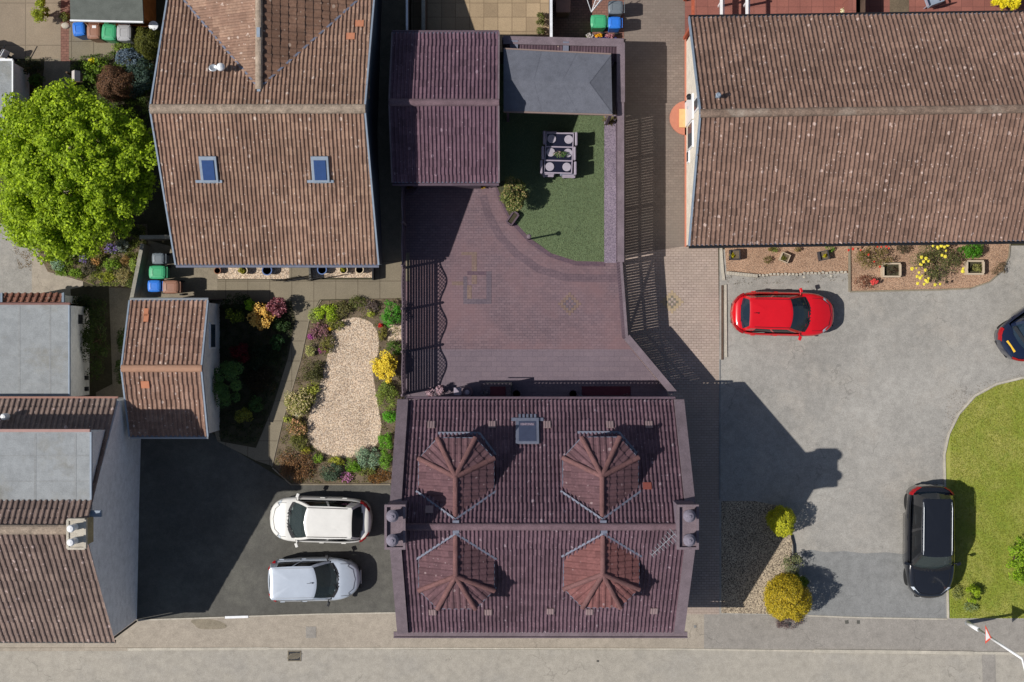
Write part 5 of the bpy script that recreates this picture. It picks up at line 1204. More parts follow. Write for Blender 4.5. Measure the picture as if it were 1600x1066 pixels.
        for f in (0, .33, .66, 1): x = -hl + .06 + (.22 + K.get('tlx', .2) * .4) * f; q.append((x, plan(x) * (.99 - .05 * (1 - f))))
        for (x0, y0), (x1, y1) in zip(q, q[1:]):
            z0, z1 = deck(x0) - .01, deck(x1) - .01
            mb.add([(x0 - .015, s * (y0 + .03), z0 - .22), (x1, s * (y1 + .03), z1 - .2), (x1, s * (y1 + .025), z1 + .0), (x0 - .02, s * (y0 + .025), z0 + .01), (x1 + .01, s * (y1 - .06), z1 + .06), (x0 - .01, s * (y0 - .06), z0 + .05)],
                   [(3, 2, 1, 0) if s < 0 else (0, 1, 2, 3), (5, 4, 2, 3) if s < 0 else (3, 2, 4, 5)])
        mb.build("tail_light", M['redlens'], t, smooth=True)
        # mirrors, handles
        mb = MB(); xm = xwb - fb - .12; mb.box((xm, s * (hw + .07), zbelt + .05), (.11, .17, .11), s * .35); mb.bar((xm, s * (hw - .12), zbelt), (xm, s * (hw + .05), zbelt + .04), .05, .04); mb.build("door_mirror", paint if not K.get('dmir') else M['black'], t, bevel=.03)
        for xh_ in (xwb - fb - 1.05, xwb - fb - 1.9):
            if xh_ > -hl + .5 and K.get('handles', True): mb = MB(); mb.box((xh_, s * (hw * .985), zbelt - .13), (.18, .03, .03)); mb.build("door_handle", paint, t, bevel=.01)
        mb = MB()
        for xd in (xwb - fb - .15, xwb - fb - 1.18): mb.box((xd, s * hw * .975, zbelt - .3), (.012, .03, .5))
        mb.each("door_seam", M['black'], t)
    for ax in (fax, rax):
        for s in (1, -1):
            mb = MB(); mb.lathe((0, 0, 0), [(ra * .62, -.1), (ra * .95, -.1), (ra, -.07), (ra, .07), (ra * .95, .1), (ra * .62, .1)], 26); 
            mb.v = [(ax + x, s * (hw - .24) + z, ra + y) for x, y, z in mb.v]; w_ = mb.build("wheel", M['rubber'], t, smooth=True)
            mb = MB(); mb.lathe((0, 0, 0), [(ra * .66, -.06), (ra * .66, .06), (ra * .5, .075), (.06, .085), (0, .09)], 26); sgn_ = s
            mb.v = [(ax + x, s * (hw - .24) + s * z, ra + y) for x, y, z in mb.v]; mb.build("rim", M['rim'], w_)
    # grille, plates, fuel
    mb = MB(); mb.box((hl - .05, 0, .42), (.1, Wd * .5, .16)); mb.build("grille", M['black'], t, bevel=.02)
    mb = MB(); mb.box((hl + .005, 0, .38), (.03, .52, .11)); mb.build("number_plate", M['whitepaint'], t)
    mb = MB(); xp_ = -hl + .02 + K.get('px', 0.01); mb.box((xp_, 0, K.get('pz', .62)), (.03, .52, .12), 0, Matrix.Rotation(K.get('ptilt', 0), 3, 'Y')); mb.build("number_plate", M['yplate'], t)
    mb = MB(); mb.box((-hl + .06, 0, .36), (.1, Wd * .45, .12)); mb.build("bumper_insert", M['black'], t, bevel=.03)
    if K.get('aerial'): mb = MB(); xa_ = K['aerial']; mb.tube((xa_, 0, H - .01), (xa_ - .2, 0, H + .1), .008); mb.lathe((xa_, 0, H - .01), [(.03, 0), (.015, .03), (0, .04)], 10); mb.build("roof_aerial", M['black'], t)
    return t
redp = carpaint("red_car_paint", (.62, .006, .012, 1)); whitep = carpaint("white_car_paint", (.74, .72, .67, 1), coat=.5); silverp = carpaint("silver_car_paint", (.52, .57, .64, 1), .3, .25)
blackp = carpaint("black_car_paint", (.012, .013, .017, 1), .12); navyp = carpaint("navy_car_paint", (.01, .016, .04, 1), .1)
car("parked_car", "bright red hatchback parked on the grey forecourt, facing right", 1218, 491.5, -1.2, 3.95, 1.7, 1.47, redp,
    dict(nose=.68, hood=.92, belt=.94, tail=.86, xwb=.95, xwt=.22, xrt=-1.42, xrb=-1.72, fbow=.24, wb=.86, wr=.71, rbow=.1, pf=2.6, pr=3.4, fn=.9, rn=.97, aerial=-1.1, seamdark=True, tlx=.3))
car("parked_car", "white five door hatchback parked beside the flower garden, facing left", 505, 808, 178.5, 3.92, 1.76, 1.56, whitep,
    dict(nose=.72, hood=.98, belt=1.0, tail=.95, xwb=1.18, xwt=.5, xrt=-1.3, xrb=-1.72, fbow=.22, wb=.86, wr=.7, rbow=.12, pf=3.2, pr=4, fn=.88, rn=.92, wsglass=M['glassclear'], rglass=M['glassclear'], seatm=M['seat'], tlx=.3, tlz=.15))
car("parked_car", "silver blue hatchback parked nearest the street, facing right", 495.5, 900, 1.2, 3.5, 1.66, 1.48, silverp,
    dict(nose=.72, hood=.95, belt=.97, tail=.98, xwb=.95, xwt=.2, xrt=-1.55, xrb=-1.7, fbow=.26, wb=.88, wr=.76, rbow=.05, rk=.97, pf=2.6, pr=6, fn=.84, rn=.95, wsglass=M['glassclear'], aerial=.05, seamdark=False, dmir=1, tlx=.08, tlz=.1, rdrop=.04, fbow_=0))
car("parked_car", "black estate car with roof rails parked half in front of the lawn", 1443, 842, -90.5, 4.36, 1.86, 1.66, blackp,
    dict(nose=.78, hood=1.02, belt=1.02, tail=1.0, xwb=1.02, xwt=.45, xrt=-1.75, xrb=-1.98, fbow=.12, wb=.86, wr=.64, rbow=.06, pf=3.4, pr=5, fn=.86, rn=.95, rails=M['steel'], wsglass=M['glassclear'], seatm=M['seat'], ra=.36, tlx=.15))
nv = car("parked_car", "dark navy car with yellow number plate at the right edge, facing away", 1626, 499, 34.5, 4.2, 1.76, 1.46, navyp,
    dict(nose=.68, hood=.92, belt=.95, tail=.9, xwb=1.0, xwt=.3, xrt=-.95, xrb=-1.62, fbow=.2, wb=.86, wr=.68, rbow=.2, pf=3, pr=3.4, fn=.9, rn=.96, px=.2, pz=.935, ptilt=1.3, tlx=.26, rtb=-.04))
mb = MB(); mb.box((-1.38, .0, 1.12), (.12, .36, .02), 0, Matrix.Rotation(-.55, 3, 'Y')); mb.build("window_reflection", plain("orange_reflection", alb(220, 130, 40), .6), nv)  # made-up orange strip standing in for a plate reflection in the rear glass

# ---------------- plants ----------------
def leafcloud(name, m, parent, pts, nrm, size, asp=.55, spread=.6, top=None):
    """many small leaf faces; pts, nrm = arrays"""
    n = len(pts); o3 = ORG.get(parent.name, Vector((0, 0, 0))) if parent else Vector((0, 0, 0))
    d = nrm + rng.normal(0, spread, (n, 3)); d /= np.linalg.norm(d, axis=1)[:, None] + 1e-9
    r_ = rng.normal(0, 1, (n, 3)); a = np.cross(d, r_); a /= np.linalg.norm(a, axis=1)[:, None] + 1e-9; b = np.cross(d, a)
    s = (size * rng.uniform(.6, 1.35, n))[:, None]; P_ = pts - np.array(o3)
    v = np.stack([P_ - a * s * .5, P_ - b * s * asp * .5 + d * s * .06, P_ + a * s * .5, P_ + b * s * asp * .5 + d * s * .06], 1).reshape(-1, 3)
    me = bpy.data.meshes.new(name); me.vertices.add(4 * n); me.vertices.foreach_set("co", v.ravel().astype(np.float32))
    me.loops.add(4 * n); me.loops.foreach_set("vertex_index", np.arange(4 * n, dtype=np.int32)); me.polygons.add(n)
    me.polygons.foreach_set("loop_start", np.arange(0, 4 * n, 4, dtype=np.int32)); me.polygons.foreach_set("loop_total", np.full(n, 4, dtype=np.int32))
    me.update(calc_edges=True); me.materials.append(m); o = bpy.data.objects.new(name, me); S.collection.objects.link(o)
    if parent: o.parent = parent; ORG[o.name] = o3
    return o
def sph(n):
    v = rng.normal(0, 1, (n, 3)); return v / np.linalg.norm(v, axis=1)[:, None]
def clumps(c, rx, ry, h, nb, nper, br, z0=0.0, fill=.35):
    """leaf points in clumps over a dome of radii rx, ry and height h"""
    cs = sph(nb * 3); cs = cs[cs[:, 2] > -.15][:nb]; k = rng.uniform(fill, 1, (len(cs), 1)) ** .45
    cen = cs * k * np.array([rx, ry, h * .5]) * (1 - br / max(rx, ry) * .55); cen[:, 2] += z0 + h * .5
    u = sph(len(cs) * nper); u[:, 2] = np.abs(u[:, 2]) * np.where(rng.random(len(u)) < .8, 1, -1)
    brs = br * rng.uniform(.6, 1.3, len(cs))
    pts = np.repeat(cen, nper, 0) + u * np.repeat(brs, nper)[:, None] * rng.uniform(.75, 1.08, (len(u), 1)) * np.array([1, 1, .8])
    pts[:, 2] = np.maximum(pts[:, 2], .02); pts[:, 0] += c.x; pts[:, 1] += c.y; return pts, u * np.array([1, 1, 1]) + np.array([0, 0, .35])
def dome(c, rx, ry, h, n, z0=.1, rough=.04, pw=2.0):
    u = sph(n); u[:, 2] = np.abs(u[:, 2]); az = np.arctan2(u[:, 1], u[:, 0]); w = c.x * 3 + c.y
    lump = .07 * np.sin(3 * az + w) + .06 * np.sin(5 * az + 2 * w + 3 * u[:, 2]) + .05 * np.sin(8 * az + 5 * u[:, 2] + w) + .02 * np.sin(17 * az + 11 * u[:, 2])
    k = (1 + lump + rng.normal(0, rough, n) - (rng.random(n) < .3) * rng.uniform(.05, .3, n))[:, None]
    pts = u * np.array([rx, ry, h * .62]) * k; pts[:, 2] += h * .38
    m = rng.random(n) < .3; pts[m, 2] = rng.uniform(z0, h * .4, m.sum()); pts[m, :2] *= (.95 / (np.linalg.norm(u[m, :2], axis=1) + .05))[:, None].clip(0, 3)
    pts[:, 0] += c.x; pts[:, 1] += c.y; return pts, u + np.array([0, 0, .15])
def shrub(name, label, cat, px, py, rx, ry, h, col, size=.07, dens=1.0, style='clump', flower=None, fdens=.3, fsize=.06, group=None, br=None, stem=True, var=.45, top=.75, grow=0, colm=None):
    q = P(px, py, h * .5); X, Y = rx / 40 * .97, ry / 40 * .97; t = thing(name, label, cat, (q.x, q.y, 0), group=group)
    area = X * Y * math.pi + (X + Y) * h * 1.6; n = int(max(60, area / (size * size * .55) * (3.6 if style == 'dome' else 2.3) * dens)); n = min(n, 60000)
    m = colm or leaf(alb(*[min(250, x * 1.1) for x in col]), var)
    if style == 'dome': pts, nr = dome(q, X, Y, h, n); spread = .45
    elif style == 'flat':
        a = rng.uniform(0, 2 * math.pi, n); r_ = np.sqrt(rng.random(n)) * (1 + .25 * np.sin(3 * a + px) * .6); pts = np.stack([q.x + np.cos(a) * r_ * X, q.y + np.sin(a) * r_ * Y, rng.uniform(.02, h, n) * (1.1 - .6 * r_)], 1); nr = np.tile([0, 0, 1.0], (n, 1)); spread = .7
    elif style == 'spiky':
        a = rng.uniform(0, 2 * math.pi, n); f = rng.random(n); el = rng.uniform(.2, 1.3, n); L_ = f * np.hypot(X, Y) * .75
        pts = np.stack([q.x + np.cos(a) * L_ * np.cos(el) * 1.2, q.y + np.sin(a) * L_ * np.cos(el) * 1.2, .05 + np.minimum(h, L_ * np.sin(el) * 1.6)], 1); nr = np.stack([-np.sin(a), np.cos(a), np.ones(n) * .8], 1); spread = .35
    else:
        b = br or min(X, Y) * .36; nb = max(6, int(14 * (X * Y) / (b * b) / 5)); nb = min(nb, 150); pts, nr = clumps(q, X, Y, h, nb, max(8, n // nb), b); spread = .55
    leafcloud("foliage", m, t, pts, nr, size, spread=spread)
    if stem:
        mb = MB(); k = 3 if style != 'tree' else 1
        for i in range(k): a = i * 2.1 + px; mb.tube((q.x, q.y, 0), (q.x + math.cos(a) * X * .4, q.y + math.sin(a) * Y * .4, h * .6), max(.012, .03 * h), .008, 6)
        mb.build("stem", M['bark'], t)
    if flower:
        nn = int(n * fdens); up = pts[pts[:, 2] > np.quantile(pts[:, 2], .35)]; idx = rng.integers(0, len(up), max(3, nn)); fp = up[idx] + rng.normal(0, .01, (len(idx), 3)); fp[:, 2] += .035
        leafcloud("flowers", leaf(alb(*flower), .2, .15), t, fp, np.tile([0, 0, 1.0], (len(fp), 1)), fsize, asp=.9, spread=.5)
    return t
# the big tree
q = G(118, 268); t = thing("tree", "large bright green leafy tree beside the brown gabled house", "tree", (q.x, q.y, 0))
mb = MB(); mb.tube((q.x, q.y, 0), (q.x + .1, q.y, 1.6), .2, .15, 10); mb.build("trunk", M['bark'], t)
mb = MB()
for i in range(9): a = i * .7; mb.tube((q.x + .1, q.y, 1.3 + .1 * (i % 3)), (q.x + 1.7 * math.cos(a), q.y + 1.7 * math.sin(a), 3.1 + .3 * (i % 2)), .08, .02, 6)
mb.build("limbs", M['bark'], t)
def crown(cx, cy, rx, ry, z0, z1, nb, nper, br):
    q = P(cx, cy, (z0 + z1) / 2); cs = sph(nb * 4); cs = cs[cs[:, 2] > -.3][:nb]; k = rng.uniform(.1, 1, (nb, 1)) ** .4
    az = np.arctan2(cs[:, 1], cs[:, 0]); wob = 1 + .07 * np.sin(3 * az + 1) + .06 * np.sin(5 * az + .4) + .04 * np.sin(9 * az)
    cen = cs * k * np.array([rx, ry, (z1 - z0) / 2]); cen[:, :2] *= (wob * .93)[:, None]; cen[:, 2] += (z0 + z1) / 2; cen[:, 0] += q.x; cen[:, 1] += q.y
    u = sph(nb * nper); u[:, 2] = np.abs(u[:, 2]) * np.where(rng.random(len(u)) < .75, 1, -1); b = np.repeat(br * rng.uniform(.5, 1.4, nb), nper)[:, None]
    return np.repeat(cen, nper, 0) + u * b * rng.uniform(.55, 1.12, (len(u), 1)) * np.array([1, 1, .75]), u + np.array([0, 0, .5])
pts, nr = crown(112, 266, 3.22, 3.35, 1.6, 5.2, 600, 155, .3)
leafcloud("crown", leaf(alb(168, 196, 46), .5, .42), t, pts, nr, .115, asp=.6, spread=.6)
pts, nr = crown(92, 330, 2.6, 1.6, 1.0, 3.6, 90, 110, .28)
leafcloud("lower_crown", leaf(alb(146, 176, 48), .55, .34), t, pts, nr, .11, asp=.6, spread=.6)
B = lambda *a, **k: shrub(*a, **k)
B("hedge_ball", "clipped dark green hedge ball beside the shed", "hedge", 233, 66, 23, 23, 1.3, (88, 92, 34), .05, 1.2, 'dome')
B("shrub", "blue grey leaved shrub between the hedge ball and the brown bush", "shrub", 203, 92, 22, 18, .9, (104, 122, 140), .07, .9)
B("shrub", "dark teal shrub in the shade of the gabled house", "shrub", 222, 122, 24, 34, 1.1, (62, 82, 74), .07, .9)
B("shrub", "rounded russet brown bush north of the tree", "shrub", 182, 130, 32, 26, 1.3, (112, 84, 64), .05, 1.2, 'dome')
B("shrub", "fresh green border plants with a yellow bloom below the slab path", "border plant", 150, 104, 26, 12, .5, (112, 140, 40), .08, .8)
B("shrub", "green leafy plants above the blue grey shrub", "border plant", 192, 73, 20, 9, .4, (120, 142, 60), .07, .8)
B("flower_clump", "small clump of yellow blooms below the slab path", "flowers", 145, 96, 6, 4, .4, (170, 160, 30), .06, 1, flower=(236, 220, 20), fdens=.6, stem=False)
B("shrub", "deep green shrub under the blue grey shrub", "shrub", 150, 120, 26, 12, .6, (84, 110, 34), .08, .8)
B("shrub", "upright yellow green shrub on the slabbed yard", "shrub", 66, 18, 14, 20, 1.3, (140, 152, 44), .07, 1.1)
B("shrub", "small olive shrub at the corner of the dark felt shed", "shrub", 102, 28, 8, 9, .6, (110, 118, 60), .05, .8)
B("shrub", "dark sprawling shrub in shade left of the driveway gap", "shrub", 44, 102, 26, 13, .9, (60, 68, 40), .06, .7)
B("shrub", "shaded green shrub between the outbuilding and the tree", "shrub", 57, 126, 12, 12, .8, (70, 98, 30), .07, 1)
# bed below the tree
bed = [("silver leaved plant", 190, 384, 13, 12, .5, (140, 150, 140), None), ("lavender with violet flower heads", 176, 389, 12, 10, .5, (120, 130, 90), (136, 108, 190)), ("small violet flowered plant", 132, 404, 9, 8, .4, (110, 116, 90), (132, 112, 176)),
       ("pale teal plant", 90, 412, 13, 12, .45, (140, 168, 140), None), ("lime green plant", 104, 405, 14, 12, .5, (130, 158, 50), None), ("orange flecked plant", 150, 408, 9, 8, .35, (150, 120, 60), (190, 142, 84)), ("orange brown plant", 196, 407, 9, 9, .4, (146, 120, 76), None),
       ("bright green mound", 175, 413, 15, 10, .5, (118, 148, 46), None), ("dusty purple leaved plant", 138, 418, 12, 12, .45, (96, 92, 76), None), ("yellow green carpet plant", 166, 432, 17, 8, .3, (142, 150, 50), None), ("straw coloured grassy plant", 195, 432, 18, 14, .4, (150, 140, 96), None),
       ("upright green plant", 212, 415, 10, 14, .6, (130, 150, 66), None), ("fresh green edge plant", 120, 427, 14, 8, .35, (120, 150, 50), None), ("mid green leafy mound", 60, 372, 30, 16, .6, (110, 142, 36), None), ("olive plant", 152, 398, 14, 10, .4, (122, 118, 70), None),
       ("pale flowered plant", 118, 392, 16, 10, .5, (116, 150, 50), (220, 220, 170)), ("dark green plant", 207, 440, 12, 14, .4, (84, 98, 44), None), ("dark shaded bush", 200, 360, 24, 14, .8, (60, 74, 30), None), ("green mound", 100, 425, 16, 8, .3, (116, 146, 50), None), ("brown twiggy plant", 160, 392, 14, 8, .35, (120, 104, 70), None)]
sheet("flower_bed_soil", [(60, 350), (230, 350), (232, 385), (218, 452), (150, 448), (120, 436), (75, 425), (60, 395)], 5 * e, M['soil'])
for i, (ds, px, py, rx, ry, h, c_, fl) in enumerate(bed):
    near = "by the slanting wall" if px > 203 else "below the tree" if py < 400 else "at the path edge" if py > 424 else "in the middle of the bed"
    B("border_plant", f"{ds} {near}, in the mixed bed", "plant", px, py, rx, ry, h, c_, .055, .8, flower=fl, fdens=.25, fsize=.045, group="plants in the mixed bed under the tree")
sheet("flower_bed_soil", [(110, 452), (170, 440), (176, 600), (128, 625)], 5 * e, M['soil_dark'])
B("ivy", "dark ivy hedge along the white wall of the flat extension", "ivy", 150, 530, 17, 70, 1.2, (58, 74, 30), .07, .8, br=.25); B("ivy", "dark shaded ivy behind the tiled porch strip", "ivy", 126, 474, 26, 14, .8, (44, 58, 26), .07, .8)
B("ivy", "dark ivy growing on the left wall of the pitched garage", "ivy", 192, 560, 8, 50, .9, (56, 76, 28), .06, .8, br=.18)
# garden between garage and path
gb = [("shrub", "low bright yellow green azalea near the garage corner", 368, 492, 15, 14, .9, (104, 116, 40), (190, 200, 60), .05), ("shrub", "golden orange flowering azalea beside the path", 410, 496, 20, 21, 1.0, (170, 120, 50), (232, 190, 96), .9),
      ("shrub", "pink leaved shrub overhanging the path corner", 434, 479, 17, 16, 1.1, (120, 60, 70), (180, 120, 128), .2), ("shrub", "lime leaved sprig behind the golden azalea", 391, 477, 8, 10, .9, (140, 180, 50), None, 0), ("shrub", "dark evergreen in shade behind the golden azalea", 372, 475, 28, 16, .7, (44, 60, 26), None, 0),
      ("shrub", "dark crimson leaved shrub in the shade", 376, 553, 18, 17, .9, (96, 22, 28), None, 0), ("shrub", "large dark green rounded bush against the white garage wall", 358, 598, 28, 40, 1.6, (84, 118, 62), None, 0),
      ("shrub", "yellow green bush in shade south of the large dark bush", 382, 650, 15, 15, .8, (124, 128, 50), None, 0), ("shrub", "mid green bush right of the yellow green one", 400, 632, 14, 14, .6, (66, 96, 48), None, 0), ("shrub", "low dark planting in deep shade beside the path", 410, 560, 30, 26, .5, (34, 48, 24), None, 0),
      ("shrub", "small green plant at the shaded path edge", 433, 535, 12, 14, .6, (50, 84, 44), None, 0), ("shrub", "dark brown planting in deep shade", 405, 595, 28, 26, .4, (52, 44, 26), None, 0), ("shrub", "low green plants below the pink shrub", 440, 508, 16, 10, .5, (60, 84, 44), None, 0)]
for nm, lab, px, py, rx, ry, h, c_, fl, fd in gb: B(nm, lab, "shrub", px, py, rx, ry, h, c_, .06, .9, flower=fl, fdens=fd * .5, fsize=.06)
ct = [("lime green mound", "at the top left of the gravel island", 510, 488, 16, 15, .5, (160, 186, 50), None, 0), ("pale green tuft", "left of the lime mound", 492, 492, 10, 10, .35, (140, 156, 84), None, 0), ("sparse olive plant", "above the gravel island", 533, 482, 16, 12, .35, (116, 114, 70), None, 0),
      ("small dark green plant", "above the gravel island, near the wall path", 560, 472, 15, 8, .3, (104, 110, 60), None, 0), ("dusky purple twiggy plant", "above the gravel island at the right", 580, 479, 10, 9, .3, (112, 100, 96), None, 0), ("lime tuft", "beneath the purple twiggy plant", 579, 489, 6, 6, .25, (176, 186, 80), None, 0),
      ("bright green leafy bush", "against the fence at the top", 612, 489, 14, 20, .7, (84, 150, 50), None, 0), ("heather with dusky pink sprays", "left of the gravel island", 500, 517, 15, 15, .35, (124, 96, 88), (150, 104, 116), .12), ("magenta flower tuft", "at the path edge", 486, 525, 6, 5, .25, (120, 96, 90), (170, 84, 150), .3),
      ("green and rust heather", "beside the gravel island", 512, 538, 10, 16, .3, (120, 118, 60), None, 0), ("magenta flowered creeper", "beside the rust heather", 503, 547, 8, 5, .2, (110, 100, 70), (176, 92, 146), .25), ("striped pale grassy tuft", "near the path edge", 485, 547, 8, 10, .35, (170, 172, 110), None, 0),
      ("dark olive sprawling plant", "in the middle of the left border", 489, 581, 17, 17, .4, (84, 86, 48), None, 0), ("variegated green and cream bush", "above the white stone", 467, 626, 20, 21, .65, (140, 146, 66), (206, 190, 140), .25), ("lime feathery plant", "right of the variegated bush", 489, 606, 9, 10, .4, (164, 170, 74), None, 0),
      ("rust and green plant", "below the white stone", 465, 668, 14, 14, .4, (130, 120, 66), (200, 150, 110), .15), ("lime tuft", "left of the white stone", 450, 655, 7, 6, .25, (168, 176, 86), None, 0), ("olive green plant", "below the rust and green plant", 468, 692, 14, 12, .35, (112, 116, 56), None, 0),
      ("yellow green tuft", "at the lower left of the gravel island", 478, 704, 8, 6, .25, (180, 180, 70), None, 0), ("russet heather mat", "at the lower left corner of the bed", 464, 727, 28, 22, .35, (128, 96, 66), None, 0), ("small bright green tuft", "right of the russet heather", 497, 716, 8, 7, .25, (128, 160, 54), None, 0),
      ("blue green dark conifer mound", "below the gravel island", 517, 739, 18, 14, .45, (84, 104, 84), None, 0), ("yellow green plant", "below the gravel island", 526, 720, 12, 7, .3, (160, 166, 60), None, 0), ("vivid green tuft", "beneath the gravel island, right of the conifer", 552, 727, 12, 13, .4, (104, 146, 40), None, 0),
      ("pink flowered creeper", "along the bottom edge", 541, 745, 10, 8, .2, (120, 116, 70), (196, 128, 176), .3), ("blue grey rounded mound", "at the lower right of the gravel island", 577, 714, 19, 17, .5, (130, 156, 130), None, 0), ("orange brown carpet plant", "in the lower right corner", 592, 744, 18, 10, .2, (126, 92, 50), None, 0),
      ("bright green tall plant", "by the house wall, lower of two", 603, 716, 10, 16, .6, (110, 152, 54), None, 0), ("bright green round plant", "by the house wall, upper of two", 603, 690, 12, 13, .6, (104, 160, 44), None, 0), ("vivid green ball plant", "by the corner of the plum house", 608, 652, 11, 11, .5, (96, 166, 40), None, 0),
      ("loose green bush", "below the yellow azalea", 605, 622, 16, 24, .6, (124, 142, 64), None, 0), ("yellow flowering azalea", "against the lattice fence", 602, 574, 20, 27, .9, (200, 180, 50), (250, 222, 70), .9), ("mid green plant", "above the yellow azalea", 616, 544, 12, 11, .4, (88, 120, 48), None, 0), ("olive tuft", "left of the small gravel patch", 598, 521, 7, 11, .3, (124, 120, 56), None, 0),
      ("single red bloom plant", "right of the gravel island top", 595, 509, 4, 3, .25, (90, 60, 40), (196, 30, 24), .8), ("single yellow bloom plant", "left of the gravel island top", 516.5, 514, 4, 3, .25, (110, 110, 50), (240, 196, 30), .8), ("green fringe plant", "at the foot of the bed near the house", 574, 735, 14, 8, .25, (120, 130, 66), None, 0), ("olive fringe plant", "between lime mound and gravel", 524, 505, 14, 12, .35, (124, 128, 60), None, 0)]
gc = []
BED = [(502, 470), (628, 466), (628, 640), (622, 640), (608, 754), (456, 755), (428, 728), (443, 660), (472, 562), (485, 500)]
GRs = [(800 - 800 + x, y) for x, y in GR]
for ds, wh, px, py, rx, ry, h, c_, fl, fd in ct:
    if fd < .8: rx, ry = rx * 1.16, ry * 1.16
    B("border_plant", f"{ds} {wh}", "plant", px, py, rx, ry, h, c_, .05 if rx > 8 else .04, .85, 'flat' if h < .24 else 'clump', flower=fl, fdens=fd, fsize=.05, group="plants round the gravel island")
# plot plants
_q, _c = CENTRE; _n = 260; _u = sph(_n); _u[:, 2] = np.abs(_u[:, 2])
leafcloud("foliage", leaf(alb(104, 140, 84)), _c, _u * np.array([.3, .12, .16]) * rng.uniform(.5, 1, (_n, 1)) + np.array([_q.x, _q.y, .83]), _u, .07)
leafcloud("flowers", leaf(alb(190, 160, 150), .2), _c, _u[:40] * np.array([.2, .1, .1]) + np.array([_q.x - .08, _q.y + .02, .93]), _u[:40], .06)
B("shrub", "round olive leaved bush at the edge of the fine lawn", "shrub", 800, 303, 24, 26, 1.5, (108, 118, 66), .065, 1.9, flower=(168, 150, 100), fdens=.08, fsize=.05)
B("potted_plant", "orange leaved plant in a dark ring by the plum garage", "plant", 641, 290, 8, 5, .5, (150, 100, 40), .05, .8, stem=False); B("potted_plant", "yellow green plant at the right of the plum garage door", "plant", 755, 290, 7, 5, .5, (170, 140, 50), .05, .8, stem=False)
B("yucca", "spiky pale green yucca at the top of the lilac gravel strip", "yucca", 953, 188, 12, 9, .7, (120, 112, 76), .13, .5, 'spiky', stem=False)
q = G(644, 296); mb = MB(); 
for i in range(20): a, b = 2 * math.pi * i / 20, 2 * math.pi * (i + 1) / 20; mb.bar((q.x + .24 * math.cos(a), q.y + .24 * math.sin(a), .4), (q.x + .24 * math.cos(b), q.y + .24 * math.sin(b), .4), .03, .4)
tag(mb.build("tub", M['fenceplum']), "round plum tub in the shadow by the garage", "tub")
for px, py, lab in ((673, 614, "pink leaved"), (688, 609, "pale pink and white flowered"), (821, 0, "")):
    if lab: B("potted_plant", f"{lab} plant in the shaded corner behind the plum house", "plant", px, py, 7, 8, .7, (120, 84, 90), .05, .8, flower=(190, 160, 170), fdens=.4, stem=False)
B("potted_plant", "dim mauve plant beside the dull red mat", "plant", 978, 620, 9, 5, .4, (96, 78, 86), .05, .7, stem=False); B("potted_plant", "pale plant left of the step behind the plum house", "plant", 757, 615, 7, 5, .5, (110, 110, 120), .05, .8, stem=False)
for px, py, lab in ((845, 26, "top"), (845, 36, "middle"), (844, 49, "bottom")): B("shrub", f"small green rosette plant by the patio fence, {lab} of the three", "plant", px, py, 7, 7, .4, (104, 110, 60), .06, .9, stem=False)
for px, c_, lab in ((921, (200, 190, 190), "white"), (935, (236, 170, 30), "orange and lime"), (952, (180, 120, 130), "pink")): B("flower_clump", f"{lab} flowers on top of the corner wall planting", "flowers", px, 58, 8, 4, .5, (110, 130, 50), .05, .9, flower=c_, fdens=.5, stem=False)
B("flower_clump", "trailing dark violet lobelia along the corner wall", "flowers", 940, 62, 32, 4, .5, (60, 50, 80), .05, .9, 'flat', flower=(80, 74, 140), fdens=.5, stem=False)
# forecourt shrubs
B("shrub", "two toned gold and green rounded shrub at the tip of the gravel triangle", "shrub", 1222, 815, 20, 23, 1.5, (182, 184, 50), .06, 1.1, 'dome')
B("shrub", "grey green loose shrub between the two golden shrubs", "shrub", 1240, 882, 17, 20, .8, (112, 118, 84), .06, .55); B("shrub", "dark green shrub with one pink bloom behind the golden dome", "shrub", 1242, 910, 22, 14, 1.3, (84, 104, 30), .06, 1)
B("conifer", "large golden dome shaped conifer by the pavement", "conifer", 1232, 936, 34, 34, 2.1, (176, 158, 44), .055, 1.2, 'dome'); B("flower_clump", "low purple grey plant spilling under the golden conifer", "plant", 1232, 972, 24, 11, .25, (112, 96, 98), .04, 1, stem=False)
# beds before the bungalow
BL = {}
rb = B("rose_bush", "straggly red rose bush at the left of the bungalow bed", "rose bush", 1362, 402, 34, 18, .7, (112, 104, 56), .05, .4)
rb2 = B("rose_bush", "reddish brown leaved plant with red blooms at the lower left of the bed", "rose bush", 1352, 441, 20, 11, .3, (122, 76, 58), .045, .5)
yb_ = B("rose_bush", "yellow rose bush in full flower before the bungalow", "rose bush", 1466, 411, 44, 34, .8, (96, 100, 60), .055, .6)
def blooms(t, pts, col, r, z):
    mb = MB()
    for px, py in pts:
        q = P(px, py, z); rr = r * random.uniform(.7, 1.25)
        for k in range(9):
            a = k * 2.4; o_ = Vector((math.cos(a), math.sin(a), 0)) * rr * .55 * (k > 0); mb.lathe(q + o_ + Vector((0, 0, random.uniform(0, .03) - .02 * (k > 4))), [(rr * .45, 0), (rr * .3, rr * .25), (0, rr * .3)], 6)
    mb.build("flowers", leaf(alb(*col), .15, .1), t)
blooms(rb, [(1371, 386), (1377, 386), (1385, 385), (1333, 389), (1326, 391), (1345, 391), (1366, 409), (1375, 417), (1357, 398), (1389, 388)], (224, 70, 52), .05, .6)
blooms(rb2, [(1364, 443), (1369, 442), (1366, 438), (1371, 440), (1362, 440)], (226, 80, 76), .07, .35)
